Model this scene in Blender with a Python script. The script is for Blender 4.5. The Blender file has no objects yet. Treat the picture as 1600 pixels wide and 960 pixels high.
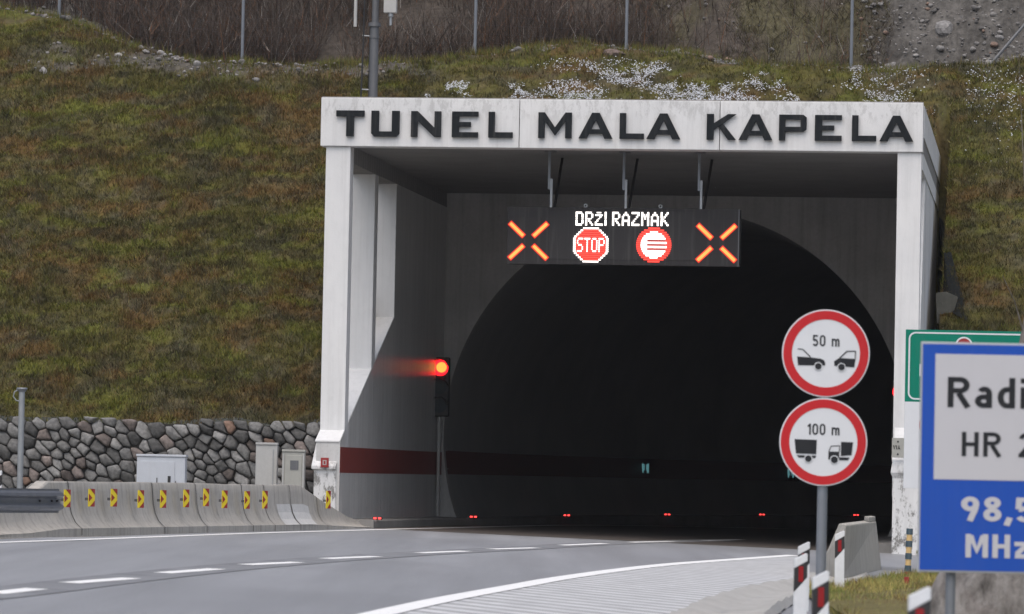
import bpy, bmesh, math, random, re
import numpy as np
from mathutils import Vector, Matrix
random.seed(7); RNG = np.random.default_rng(11)
R_ = math.radians
SC = bpy.context.scene
COL = SC.collection

# ------------------------------------------------------------------ camera
FPX, HOR, ROLL, CAMZ = 6720.0, 264.0, R_(1.15), 1.15
TH = math.atan(HOR / FPX)
CAM = Vector((0, 0, CAMZ))
_f = Vector((0, math.cos(TH), math.sin(TH))); _r0 = Vector((1, 0, 0)); _u0 = Vector((0, -math.sin(TH), math.cos(TH)))
_R = _r0 * math.cos(ROLL) + _u0 * math.sin(ROLL)
_U = _u0 * math.cos(ROLL) - _r0 * math.sin(ROLL)
cd = bpy.data.cameras.new('camera'); cam = bpy.data.objects.new('camera', cd); COL.objects.link(cam)
cam.matrix_world = Matrix(((_R.x, _U.x, -_f.x, CAM.x), (_R.y, _U.y, -_f.y, CAM.y), (_R.z, _U.z, -_f.z, CAM.z), (0, 0, 0, 1)))
cd.sensor_width = 36; cd.lens = 36 * FPX / 1600; cd.clip_start = 0.5; cd.clip_end = 3000
cd.dof.use_dof = True; cd.dof.focus_distance = 78; cd.dof.aperture_fstop = 5.2
SC.camera = cam

# ------------------------------------------------------------------ light
SUN_EL, SUN_AZ = R_(62), R_(195)          # azimuth of the sun measured from +Y clockwise
w = bpy.data.worlds.new('World'); SC.world = w; w.use_nodes = True
nt = w.node_tree; bg = nt.nodes['Background']
sky = nt.nodes.new('ShaderNodeTexSky'); sky.sky_type = 'NISHITA'; sky.sun_disc = False
sky.sun_elevation = SUN_EL; sky.sun_rotation = SUN_AZ; sky.air_density = 1.0; sky.dust_density = 4.0; sky.ozone_density = 1.0
nt.links.new(sky.outputs[0], bg.inputs[0]); bg.inputs[1].default_value = 0.10
ld = bpy.data.lights.new('sun', 'SUN'); ld.energy = 1.2; ld.angle = R_(90); ld.color = (1, 0.96, 0.9)
lo = bpy.data.objects.new('sun', ld); COL.objects.link(lo)
sd = Vector((math.sin(SUN_AZ) * math.cos(SUN_EL), math.cos(SUN_AZ) * math.cos(SUN_EL), math.sin(SUN_EL)))
lo.rotation_euler = sd.to_track_quat('Z', 'Y').to_euler(); lo.location = (-30, -20, 60)
vs = SC.view_settings; vs.view_transform = 'Standard'; vs.look = 'None'; vs.gamma = 1; vs.exposure = 0.62
try: vs.use_curve_mapping = False
except Exception: pass
SC.cycles.use_denoising = True
SC.cycles.max_bounces = 8

# ------------------------------------------------------------------ picture <-> place
def ray(px, py): return _f * FPX + _R * (px - 800) - _U * (py - 480)
def at(px, py, Y):
    d = ray(px, py); return CAM + d * (Y / d.y)
SL, X0 = 0.0273, 2.06                       # the crossfall of the carriageway
def gz(x): return -SL * (max(-14, min(14, x)) - X0)
def ground(px, py, lift=0):
    d = ray(px, py); k = -(CAMZ - SL * X0) / (d.z + SL * d.x); p = CAM + d * k
    return Vector((p.x, p.y, gz(p.x) + lift))
YAW = R_(7.1)
PR = Vector((math.cos(YAW), -math.sin(YAW), 0)); PD = Vector((math.sin(YAW), math.cos(YAW), 0)); ZV = Vector((0, 0, 1))
_o = at(503, 153, 80.9); PO = Vector((_o.x, _o.y, 0))
def P(s, t, z): return PO + PR * s + PD * t + ZV * z
def loc(px, py, t):                         # a pixel on the plane t metres behind the portal's face -> (s, z)
    d = ray(px, py); k = ((PO - CAM).dot(PD) + t) / d.dot(PD); p = CAM + d * k
    return (p - PO).dot(PR), p.z

# ------------------------------------------------------------------ noise for scattering
def vnoise(x, y, seed=0):
    x = np.asarray(x, float); y = np.asarray(y, float)
    xi = np.floor(x).astype(np.int64); yi = np.floor(y).astype(np.int64); xf = x - xi; yf = y - yi
    def h(a, b):
        n = (a * 374761393 + b * 668265263 + seed * 974634777) & 0x7fffffff
        n = ((n ^ (n >> 13)) * 1274126177) & 0x7fffffff
        return ((n ^ (n >> 16)) & 0xffff) / 65535.0
    u = xf * xf * (3 - 2 * xf); v = yf * yf * (3 - 2 * yf)
    return (h(xi, yi) * (1 - u) + h(xi + 1, yi) * u) * (1 - v) + (h(xi, yi + 1) * (1 - u) + h(xi + 1, yi + 1) * u) * v
def fbm(x, y, seed=0, o=4):
    s = 0; a = 1; t = 0
    for i in range(o): s = s + a * vnoise(x * 2 ** i, y * 2 ** i, seed + i * 17); t += a; a *= .55
    return s / t
def sstep(a, b, x): q = np.clip((np.asarray(x) - a) / (b - a), 0, 1); return q * q * (3 - 2 * q)

# ------------------------------------------------------------------ materials
class NT:
    def __init__(s, name):
        s.m = bpy.data.materials.new(name); s.m.use_nodes = True; s.t = s.m.node_tree
        s.b = s.t.nodes['Principled BSDF']; s.tc = s.n('ShaderNodeTexCoord')
    def n(s, typ, **k):
        q = s.t.nodes.new(typ)
        for a, b in k.items(): setattr(q, a, b)
        return q
    def l(s, a, b): s.t.links.new(a, b)
    def mapping(s, scale, out='Object', rot=(0, 0, 0)):
        q = s.n('ShaderNodeMapping'); q.inputs['Scale'].default_value = scale; q.inputs['Rotation'].default_value = rot
        s.l(s.tc.outputs[out], q.inputs['Vector']); return q.outputs[0]
    def noise(s, scale, vec=None, detail=6, rough=.6):
        q = s.n('ShaderNodeTexNoise'); q.inputs['Scale'].default_value = scale; q.inputs['Detail'].default_value = detail; q.inputs['Roughness'].default_value = rough
        s.l(vec if vec is not None else s.tc.outputs['Object'], q.inputs['Vector']); return q.outputs['Fac']
    def ramp(s, fac, stops):
        q = s.n('ShaderNodeValToRGB'); e = q.color_ramp.elements
        while len(e) < len(stops): e.new(.5)
        for i, (p, c) in enumerate(stops):
            e[i].position = p; e[i].color = (c, c, c, 1) if isinstance(c, (int, float)) else (*c, 1)
        s.l(fac, q.inputs[0]); return q.outputs[0]
    def mix(s, fac, a, b, mode='MIX'):
        q = s.n('ShaderNodeMix', data_type='RGBA', blend_type=mode)
        for i, v in ((0, fac), (6, a), (7, b)):
            if hasattr(v, 'is_output'): s.l(v, q.inputs[i])
            elif i == 0: q.inputs[0].default_value = v
            else: q.inputs[i].default_value = (*v, 1)
        return q.outputs[2]
    def bump(s, fac, strength, dist=.02):
        q = s.n('ShaderNodeBump'); q.inputs['Strength'].default_value = strength; q.inputs['Distance'].default_value = dist
        s.l(fac, q.inputs['Height']); s.l(q.outputs[0], s.b.inputs['Normal'])
    def math(s, op, a, b=0.0):
        q = s.n('ShaderNodeMath', operation=op)
        for i, v in ((0, a), (1, b)):
            if hasattr(v, 'is_output'): s.l(v, q.inputs[i])
            else: q.inputs[i].default_value = v
        return q.outputs[0]
    def done(s, col, rough=.7, metal=0, spec=.5):
        if hasattr(col, 'is_output'): s.l(col, s.b.inputs['Base Color'])
        else: s.b.inputs['Base Color'].default_value = (*col, 1)
        if hasattr(rough, 'is_output'): s.l(rough, s.b.inputs['Roughness'])
        else: s.b.inputs['Roughness'].default_value = rough
        s.b.inputs['Metallic'].default_value = metal; s.b.inputs['Specular IOR Level'].default_value = spec
        return s.m
def concrete(name, c1, c2, dirt=(.2, .19, .17), streak=.35, spots=.0, rough=.8, bump=.25, boards=0, board_axis=1):
    k = NT(name)
    col = k.mix(k.ramp(k.noise(1.3), [(.3, 0), (.7, 1)]), c1, c2)
    col = k.mix(k.ramp(k.noise(14, detail=8), [(.35, .0), (.8, .35)]), col, tuple(x * .7 for x in c1))
    st = k.noise(1.0, k.mapping((9, 9, .35)), 5)
    col = k.mix(k.math('MULTIPLY', k.ramp(st, [(.48, 0), (.75, 1)]), streak), col, dirt)
    if spots:
        sp = k.noise(9, detail=10, rough=.75)
        col = k.mix(k.math('MULTIPLY', k.ramp(sp, [(.58, 0), (.64, 1)]), spots), col, dirt)
    hgt = k.noise(40, detail=6)
    if boards:
        wv = k.n('ShaderNodeTexWave', wave_type='BANDS', bands_direction='XYZ'[board_axis], wave_profile='SAW')
        wv.inputs['Scale'].default_value = boards; wv.inputs['Distortion'].default_value = .15; wv.inputs['Detail'].default_value = 1
        k.l(k.tc.outputs['Object'], wv.inputs['Vector'])
        line = k.ramp(wv.outputs['Fac'], [(0, 0), (.82, 0), (.95, 1)])
        col = k.mix(k.math('MULTIPLY', line, .7), col, tuple(x * 1.7 for x in c1))
    k.bump(hgt, bump, .01)
    return k.done(col, rough, spec=.3)
def paint(name, c, rough=.45, dirt=.15, metal=0, spec=.5, scale=6):
    k = NT(name)
    col = k.mix(k.math('MULTIPLY', k.ramp(k.noise(scale, detail=8), [(.4, 0), (.75, 1)]), dirt), c, tuple(x * .45 + .02 for x in c))
    col = k.mix(k.math('MULTIPLY', k.ramp(k.noise(1.0, k.mapping((14, 14, .8)), 5), [(.5, 0), (.8, 1)]), dirt * .8), col, (.25, .24, .22))
    k.bump(k.noise(60), .05, .004)
    return k.done(col, rough, metal, spec)
def glow(name, c, s, rough=.4):
    k = NT(name); k.b.inputs['Emission Color'].default_value = (*c, 1); k.b.inputs['Emission Strength'].default_value = s
    return k.done(tuple(min(1, x) * .3 for x in c), rough)
def colmat(name, rough=.85, bump=0, scale=30, var=.25, spec=.25, mult=1.0):
    k = NT(name); a = k.n('ShaderNodeAttribute', attribute_name='Col')
    nz = k.ramp(k.noise(scale, detail=8), [(.3, (1 - var) * mult), (.7, (1 + var) * mult)])
    col = k.mix(1.0, a.outputs['Color'], nz, 'MULTIPLY')
    if bump: k.bump(k.noise(scale * .6, detail=8), bump, .03)
    return k.done(col, rough, spec=spec)

M = {}
def white_concrete(name):
    k = NT(name)
    col = k.mix(k.ramp(k.noise(.9), [(.3, 0), (.7, 1)]), (.66, .665, .67), (.74, .74, .735))
    st = k.noise(1.0, k.mapping((7, 7, .25)), 6, .7)
    col = k.mix(k.math('MULTIPLY', k.ramp(st, [(.47, 0), (.8, 1)]), .42), col, (.42, .42, .41))
    sp = k.noise(1.0, k.mapping((7, 7, 3.2)), 13, .78)
    sx = k.n('ShaderNodeSeparateXYZ'); k.l(k.tc.outputs['Object'], sx.inputs[0])
    low = k.ramp(k.math('DIVIDE', k.math('ADD', sx.outputs[2], .5), 10), [(.0, .95), (.16, .85), (.22, .04), (.79, .03), (.825, .03), (.848, .26)])
    peel = k.math('MULTIPLY', k.ramp(sp, [(.50, 0), (.565, 1)]), low)
    col = k.mix(peel, col, (.17, .165, .155))
    fl = k.ramp(k.noise(5, detail=8), [(.62, 0), (.75, .25)])
    col = k.mix(fl, col, (.45, .45, .44))
    k.bump(k.noise(30, detail=8), .2, .012)
    return k.done(col, .75, spec=.25)
M['white'] = white_concrete('white_painted_concrete')
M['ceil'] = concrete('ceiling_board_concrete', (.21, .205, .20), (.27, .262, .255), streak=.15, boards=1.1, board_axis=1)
M['backwall'] = concrete('grey_portal_concrete', (.42, .415, .405), (.52, .51, .50), streak=.35, spots=.2)
def side_wall_mat():
    k = NT('stained_wall_concrete')
    col = k.mix(k.ramp(k.noise(.8), [(.3, 0), (.7, 1)]), (.56, .56, .55), (.64, .64, .63))
    st = k.noise(1.0, k.mapping((6, 6, .12)), 6, .7)
    col = k.mix(k.math('MULTIPLY', k.ramp(st, [(.45, 0), (.75, 1)]), .5), col, (.32, .315, .31))
    col = k.mix(k.ramp(k.noise(20, detail=8), [(.5, 0), (.8, .25)]), col, (.2, .2, .19))
    k.bump(k.noise(1.0, k.mapping((.05, 7, .3)), 4), .75, .05)
    return k.done(col, .3, spec=.5)
M['sidewall'] = side_wall_mat()
M['band'] = paint('dark_red_band', (.24, .045, .038), .4, .35, scale=3)
def tunnel_mat():
    k = NT('sooty_tunnel_lining')
    col = k.mix(k.ramp(k.noise(.7), [(.3, 0), (.7, 1)]), (.32, .32, .32), (.40, .40, .39))
    sx = k.n('ShaderNodeSeparateXYZ'); k.l(k.tc.outputs['Object'], sx.inputs[0])
    bandm = k.math('MULTIPLY', k.math('GREATER_THAN', sx.outputs[2], 1.16), k.math('LESS_THAN', sx.outputs[2], 1.68))
    col = k.mix(bandm, col, (.13, .026, .022))
    return k.done(col, .55, spec=.3)
M['lining'] = tunnel_mat()
M['barrier'] = concrete('barrier_concrete', (.40, .375, .335), (.48, .452, .41), dirt=(.15, .14, .13), streak=.55, spots=.12, bump=.4)
M['barrier_light'] = concrete('fresh_concrete', (.58, .57, .55), (.63, .62, .60), streak=.2, bump=.3)
M['block'] = concrete('block_concrete', (.36, .34, .30), (.43, .41, .37), dirt=(.22, .21, .17), streak=.6, bump=.4)
M['kerb'] = concrete('kerb_concrete', (.20, .195, .185), (.27, .26, .25), streak=.1, spots=.3, bump=.5)
M['darkslab'] = concrete('mossy_slab_concrete', (.08, .08, .068), (.12, .117, .10), spots=.4, bump=.5)
M['gutter'] = concrete('gutter_concrete', (.36, .35, .33), (.46, .45, .43), dirt=(.22, .21, .19), streak=.0, spots=.5, bump=.9)
M['crack'] = NT('dark_crack').done((.03, .028, .026), .95)
M['letter'] = paint('black_letter_metal', (.014, .017, .020), .75, .2, spec=.12)
M['black'] = paint('black_enamel', (.018, .018, .02), .5, .2)
M['housing'] = paint('dark_sign_housing', (.014, .012, .013), .65, .2)
M['panelface'] = paint('led_panel_face', (.022, .020, .021), .7, .2)
M['galv'] = paint('galvanised_steel', (.32, .34, .36), .45, .35, metal=.35)
M['darkgalv'] = paint('dark_galvanised_steel', (.20, .22, .25), .5, .35, metal=.25)
M['mast'] = paint('weathered_mast_steel', (.13, .135, .145), .5, .35, metal=.3)
M['rail'] = paint('guardrail_steel', (.17, .18, .20), .42, .4, metal=.5)
M['cab'] = paint('cabinet_grey_paint', (.50, .53, .58), .45, .12)
M['cab2'] = paint('pale_cabinet_paint', (.44, .44, .43), .5, .25)
M['cab3'] = paint('beige_cabinet_paint', (.36, .36, .33), .5, .25)
M['signwhite'] = paint('sign_white_sheeting', (.66, .68, .71), .6, .06, spec=.2)
M['signgrey'] = paint('sign_grey_white_sheeting', (.52, .52, .55), .6, .06, spec=.2)
M['signred'] = paint('sign_red_sheeting', (.50, .022, .028), .6, .08, spec=.2)
M['signblue'] = paint('sign_blue_sheeting', (.016, .08, .42), .6, .08, spec=.2)
M['signgreen'] = paint('sign_green_sheeting', (.0, .19, .125), .6, .08, spec=.2)
M['signblack'] = paint('sign_black_print', (.02, .022, .026), .6, .1, spec=.2)
M['frame'] = paint('aluminium_edge', (.42, .44, .47), .45, .15, metal=.3)
M['yellow'] = paint('yellow_sheeting', (.80, .62, .02), .45, .12)
M['red2'] = paint('red_sheeting', (.30, .022, .022), .45, .15)
M['postwhite'] = paint('delineator_white_plastic', (.70, .72, .74), .45, .2, scale=12)
M['postblack'] = paint('delineator_black_band', (.02, .02, .022), .5, .15)
M['reflector'] = paint('red_reflector', (.28, .010, .014), .25, .1)
M['cream'] = paint('faded_yellow_band', (.72, .50, .22), .6, .3, scale=14)
M['bluedark'] = paint('faded_blue_band', (.05, .09, .12), .6, .3, scale=14)
M['tarp'] = paint('dark_tarpaulin', (.014, .016, .016), .95, .1, spec=.08)
M['white_led'] = glow('white_led', (1, .93, .88), 1.6)
M['red_led'] = glow('red_led', (1, .06, .04), 1.0)
M['cross_led'] = glow('orange_cross_led', (1, .24, .05), 1.6)
M['cross_halo'] = glow('red_cross_halo', (1, .02, .01), .55)  # red bloom around the lit cross bars, painted as a dim glowing backing
M['lamp_core'] = glow('red_lamp_core', (1, .38, .06), 1.0)
M['lamp_rim'] = glow('red_lamp_rim', (1, .006, .012), 2.8)
M['stud_led'] = glow('red_stud_led', (1, .05, .045), 2.2)
M['exit'] = glow('dim_teal_sign', (.16, .42, .46), .30)
M['lens_off'] = paint('dark_lens', (.02, .035, .045), .2, .1)
M['twig'] = colmat('twig_bark', .9, var=.3)
M['grass'] = colmat('grass_blades', .85, var=.18, scale=25, spec=.1)
M['soil'] = colmat('hillside_soil', .95, bump=.8, scale=9, var=.4, spec=.1)
M['stone'] = colmat('field_stone', .85, bump=.55, scale=16, var=.35, spec=.25)
M['mortar'] = NT('dark_joint_mortar').done((.028, .026, .024), 1)  # dark mortar of the core behind the stones
M['snow'] = NT('old_snow').done((.54, .56, .60), .9)
def bark():
    k = NT('tree_bark'); n1 = k.noise(1.0, k.mapping((14, 14, 3)), 8, .7)
    col = k.ramp(n1, [(.3, (.05, .042, .036)), (.5, (.17, .15, .135)), (.72, (.30, .28, .265))]); k.bump(n1, .8, .03); return k.done(col, .9)
M['bark'] = bark()
def rockmat():
    k = NT('grey_rock'); n1 = k.noise(1.0, k.mapping((6, 6, 2.5), rot=(.2, .5, 0)), 10, .72)
    col = k.ramp(n1, [(.3, (.05, .045, .042)), (.47, (.24, .225, .215)), (.7, (.44, .42, .41))])
    col = k.mix(k.ramp(k.noise(3), [(.55, 0), (.75, .5)]), col, (.16, .11, .10)); k.bump(n1, 1.0, .06); return k.done(col, .9)
M['rock'] = rockmat()
def asphalt():
    k = NT('asphalt')
    big = k.noise(.25, k.mapping((1, .25, 1)), 5)
    col = k.ramp(big, [(.3, (.24, .245, .258)), (.7, (.32, .327, .344))])
    lane = k.noise(1.0, k.mapping((1.1, .03, 1), rot=(0, 0, R_(9))), 4)
    col = k.mix(k.ramp(lane, [(.4, .0), (.65, .6)]), col, (.19, .194, .203))
    fine = k.noise(55, detail=4, rough=.8)
    col = k.mix(1.0, col, k.ramp(fine, [(.3, .70), (.7, 1.30)]), 'MULTIPLY')
    k.bump(fine, .3, .01)
    return k.done(col, k.ramp(big, [(.3, .42), (.7, .6)]), spec=.5)
M['asphalt'] = asphalt()
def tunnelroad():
    k = NT('dark_tunnel_asphalt'); n1 = k.noise(.6, detail=6)  # darker brownish asphalt, laid from the portal front inward
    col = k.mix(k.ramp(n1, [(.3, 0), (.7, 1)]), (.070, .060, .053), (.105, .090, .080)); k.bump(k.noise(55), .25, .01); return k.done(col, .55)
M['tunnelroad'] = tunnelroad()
def linepaint(name='road_paint', w=.86):
    k = NT(name); n1 = k.noise(9, detail=8, rough=.7)
    col = k.mix(k.ramp(n1, [(.52, 0), (.75, .45)]), (w, w, w * .985), (.32, .32, .31)); return k.done(col, .6)
M['line'] = linepaint()
M['line_old'] = linepaint('worn_road_paint', .56)
def seam():
    k = NT('joint_asphalt'); n1 = k.noise(1.4, detail=7); col = k.mix(k.ramp(n1, [(.35, 0), (.65, 1)]), (.17, .172, .18), (.235, .24, .25)); k.bump(k.noise(55), .3, .01); return k.done(col, .6)
M['seam'] = seam()
def hatch():
    k = NT('hatched_paint')
    mp = k.mapping((1, 1, 1), rot=(0, 0, 0))
    dt = k.n('ShaderNodeVectorMath', operation='DOT_PRODUCT'); k.l(mp, dt.inputs[0]); dt.inputs[1].default_value = (.90, .44, 0)
    wob = k.math('MULTIPLY', k.math('SUBTRACT', k.noise(.8), .5), .10)
    fr = k.math('FRACT', k.math('DIVIDE', k.math('ADD', dt.outputs['Value'], wob), .42))
    st = k.ramp(fr, [(0, 0), (.10, 1), (.62, 1), (.74, 0)])
    wear = k.ramp(k.noise(2.6, detail=9, rough=.7), [(.42, 1), (.72, .35)])
    f = k.math('MULTIPLY', st, wear)
    grey = k.mix(k.ramp(k.noise(1.2), [(.3, 0), (.7, 1)]), (.25, .25, .25), (.33, .33, .33))
    col = k.mix(f, grey, (.60, .605, .61)); k.bump(k.noise(50), .3, .01); return k.done(col, .65)
M['hatch'] = hatch()
def gravel():
    k = NT('gravel_ground'); v = k.n('ShaderNodeTexVoronoi'); v.inputs['Scale'].default_value = 14; k.l(k.tc.outputs['Object'], v.inputs['Vector'])
    col = k.mix(k.ramp(k.noise(1.2), [(.35, 0), (.65, 1)]), (.16, .145, .125), (.10, .10, .06))
    col = k.mix(k.math('MULTIPLY', v.outputs['Distance'], .8), col, (.24, .225, .21)); k.bump(v.outputs['Distance'], .5, .04); return k.done(col, .95)
M['gravel'] = gravel()

# ------------------------------------------------------------------ mesh builder
class MB:
    def __init__(s): s.v = []; s.f = []
    def add(s, vs, fs):
        b = len(s.v); s.v += [tuple(v) for v in vs]; s.f += [tuple(i + b for i in f) for f in fs]; return s
    def poly(s, pts): return s.add(pts, [tuple(range(len(pts)))])
    def prism(s, pts, ext):
        ext = Vector(ext); n = len(pts); a = [Vector(p) for p in pts]; b = [p + ext for p in a]
        return s.add(a + b, [tuple(range(n))[::-1], tuple(range(n, 2 * n))] + [(i, (i + 1) % n, n + (i + 1) % n, n + i) for i in range(n)])
    def obox(s, c, X, Y, Z):
        c = Vector(c); X, Y, Z = Vector(X), Vector(Y), Vector(Z)
        return s.prism([c - X - Y - Z, c + X - Y - Z, c + X + Y - Z, c - X + Y - Z], Z * 2)
    def pbox(s, s0, s1, t0, t1, z0, z1):
        return s.prism([P(s0, t0, z0), P(s1, t0, z0), P(s1, t1, z0), P(s0, t1, z0)], ZV * (z1 - z0))
    def loft(s, rings, closed=True, caps=True):
        n = len(rings[0]); vs = [p for r in rings for p in r]; fs = []
        for i in range(len(rings) - 1):
            for j in range(n if closed else n - 1):
                a = i * n + j; b = i * n + (j + 1) % n; fs.append((a, b, b + n, a + n))
        if caps and closed: fs += [tuple(range(n))[::-1], tuple(range((len(rings) - 1) * n, len(rings) * n))]
        return s.add(vs, fs)
    def tube(s, pts, r, n=10, caps=True):
        pts = [Vector(p) for p in pts]; rs = r if isinstance(r, (list, tuple)) else [r] * len(pts); rings = []
        for i, p in enumerate(pts):
            d = (pts[min(i + 1, len(pts) - 1)] - pts[max(i - 1, 0)]).normalized()
            u = d.orthogonal().normalized() if i == 0 else (u - d * u.dot(d)).normalized()
            q = d.cross(u); rings.append([p + (u * math.cos(2 * math.pi * k / n) + q * math.sin(2 * math.pi * k / n)) * rs[i] for k in range(n)])
        return s.loft(rings, True, caps)
    def disc(s, c, X, Y, r, th, n=64):
        c = Vector(c); X = Vector(X).normalized(); Y = Vector(Y).normalized(); N = X.cross(Y)
        return s.prism([c + (X * math.cos(2 * math.pi * k / n) + Y * math.sin(2 * math.pi * k / n)) * r for k in range(n)], N * th)
    def ring(s, c, X, Y, r0, r1, th, n=64):
        c = Vector(c); X = Vector(X).normalized(); Y = Vector(Y).normalized(); N = X.cross(Y) * th
        def rg(r, o): return [c + o + (X * math.cos(2 * math.pi * k / n) + Y * math.sin(2 * math.pi * k / n)) * r for k in range(n)]
        z = Vector((0, 0, 0)); return s.loft([rg(r0, z), rg(r1, z), rg(r1, N), rg(r0, N), rg(r0, z)], True, False)
    def build(s, name, mat, parent=None, bevel=0, smooth=0, label=None, kind=None, fix=True, cols=None):
        v = s.v
        if parent is not None:
            inv = (parent.get('_mw') and Matrix([parent['_mw'][i * 4:i * 4 + 4] for i in range(4)]) or parent.matrix_world).inverted()
            v = [inv @ Vector(p) for p in v]
        me = bpy.data.meshes.new(name); me.from_pydata([tuple(p) for p in v], [], s.f)
        if fix or bevel:
            bm = bmesh.new(); bm.from_mesh(me); bmesh.ops.recalc_face_normals(bm, faces=bm.faces)
            if bevel:
                ed = [e for e in bm.edges if len(e.link_faces) == 2 and e.calc_face_angle(0) > .5]
                bmesh.ops.bevel(bm, geom=ed, offset=bevel, segments=2, affect='EDGES', profile=.6, clamp_overlap=True)
            bm.to_mesh(me); bm.free()
        if smooth:
            for p in me.polygons: p.use_smooth = True
            me.set_sharp_from_angle(angle=R_(smooth))
        if cols is not None:
            a = me.color_attributes.new('Col', 'FLOAT_COLOR', 'POINT')
            c = np.ones((len(me.vertices), 4), np.float32); c[:, :3] = cols; a.data.foreach_set('color', c.ravel())
        me.materials.append(mat)
        o = bpy.data.objects.new(name, me); COL.objects.link(o)
        if parent is not None: o.parent = parent
        if label: o['label'] = label
        if kind: o['kind'] = kind
        return o
ROOTS = []
MW = {}
def thing(name, label, cat, p=(0, 0, 0), rz=0, group=None):
    o = bpy.data.objects.new(name, None); COL.objects.link(o); o.empty_display_size = .2
    o.location = p; o.rotation_euler = (0, 0, rz); o['label'] = label; o['category'] = cat
    if group: o['group'] = group
    m = Matrix.Translation(Vector(p)) @ Matrix.Rotation(rz, 4, 'Z'); MW[o.name] = m
    return o
_build = MB.build
def build(s, name, mat, parent=None, **k):
    if parent is not None:
        m = MW.get(parent.name, None)
        root = parent
        while m is None and root.parent is not None: root = root.parent; m = MW.get(root.name)
        inv = m.inverted(); q = MB(); q.v = [inv @ Vector(p) for p in s.v]; q.f = s.f
        o = _build(q, name, mat, None, **k); o.parent = parent; return o
    return _build(s, name, mat, None, **k)
MB.build = build
def tag(o, label=None, cat=None, group=None, kind=None):
    if label: o['label'] = label
    if cat: o['category'] = cat
    if group: o['group'] = group
    if kind: o['kind'] = kind
    return o
def copy_tree(o, parent=None):
    c = o.copy(); COL.objects.link(c); c.parent = parent
    for ch in list(o.children): copy_tree(ch, c)
    return c
def _arc(cx, cy, rx, ry, a0, a1, n=12): return [(cx + rx * math.cos(R_(a0 + (a1 - a0) * k / n)), cy + ry * math.sin(R_(a0 + (a1 - a0) * k / n))) for k in range(n + 1)]
def strokes(ch, w):
    h = w / 2; X_ = .70 - h                       # x-height centre line
    if ch == 'R': return .60, [[(h, 0), (h, 1)], [(w, 1 - h), (.34, 1 - h)] + _arc(.34, .735, .26 - h, .265 - h, 90, -90) + [(w, .47 + h)], [(.30, .47), (.56, 0)]]
    if ch == 'H': return .58, [[(h, 0), (h, 1)], [(.58 - h, 0), (.58 - h, 1)], [(w, .5), (.58 - w, .5)]]
    if ch == 'M': return .74, [[(h, 0), (h, 1)], [(.74 - h, 0), (.74 - h, 1)], [(w * .9, .93), (.37, .30), (.74 - w * .9, .93)]]
    if ch == 'V': return .6, [[(h, 1), (.3, .02), (.6 - h, 1)]]
    if ch == 'I': return w, [[(h, 0), (h, 1)]]
    if ch == 'A': return .6, [[(h, 0), (.3, .98), (.6 - h, 0)], [(.17, .27), (.43, .27)]]
    if ch == 'a': return .47, [[(.47 - h, 0), (.47 - h, .46)] + _arc(.26, .46, .21 - h, X_ - .46, 0, 150, 10), [(.47 - w, .36), (.24, .36)] + _arc(.24, .18 + h / 2, .24 - h, .18 - h / 2, 90, 270) + [(.47 - w, h)]]
    if ch == 'd': return .48, [[(.48 - h, 0), (.48 - h, 1)], [(.48 - w, X_), (.26, X_)] + _arc(.26, .35, .26 - h, X_ - .35, 90, 270) + [(.48 - w, h)]]
    if ch == 'o': return .48, [_arc(.24, .35, .24 - h, .35 - h, 90, 450, 28)]
    if ch == 'i': return w, [[(h, 0), (h, .70)], [(h, .83), (h, .99)]]
    if ch == 'm': return .74, [[(h, 0), (h, .70)], [(w * .9, X_ - .04)] + _arc(.245, .46, .16, X_ - .46, 110, 0) + [(.405, 0)], [(.44, X_ - .05)] + _arc(.56, .46, .74 - h - .56, X_ - .46, 110, 0) + [(.74 - h, 0)]]
    if ch == 'z': return .44, [[(.0, X_), (.40, X_)], [(.36, X_ - h), (.08, w)], [(.02, h), (.44, h)]]
    if ch == '0': return .54, [_arc(.27, .70, .27 - h, .30 - h, 0, 180, 14) + _arc(.27, .30, .27 - h, .30 - h, 180, 360, 14) + [(.54 - h, .70)]]
    if ch == '1': return .30, [[(.30 - h, 0), (.30 - h, 1)], [(.30 - w, .90), (.02, .72)]]
    if ch == '2': return .52, [_arc(.26, .70, .26 - h, .30 - h, 165, -25, 14) + [(h * 1.2, h * 1.4)], [(0, h), (.52, h)]]
    if ch == '5': return .52, [[(.48, 1 - h), (.10, 1 - h), (.08, .52)], [(.10, .52)] + _arc(.25, .32, .27 - h, .32 - h, 125, -150, 16)]
    if ch == '8': return .54, [_arc(.27, .755, .245 - h, .245 - h, 90, 450, 26), _arc(.27, .275, .27 - h, .275 - h, 90, 450, 26)]
    if ch == '9': return .54, [_arc(.27, .70, .27 - h, .30 - h, 90, 450, 26), [(.54 - h, .68), (.50 - h, .45), (.26, .0)]]
    if ch == ',': return .18, [[(.13, .17), (.03, -.16)]]
    return .30, []
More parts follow.
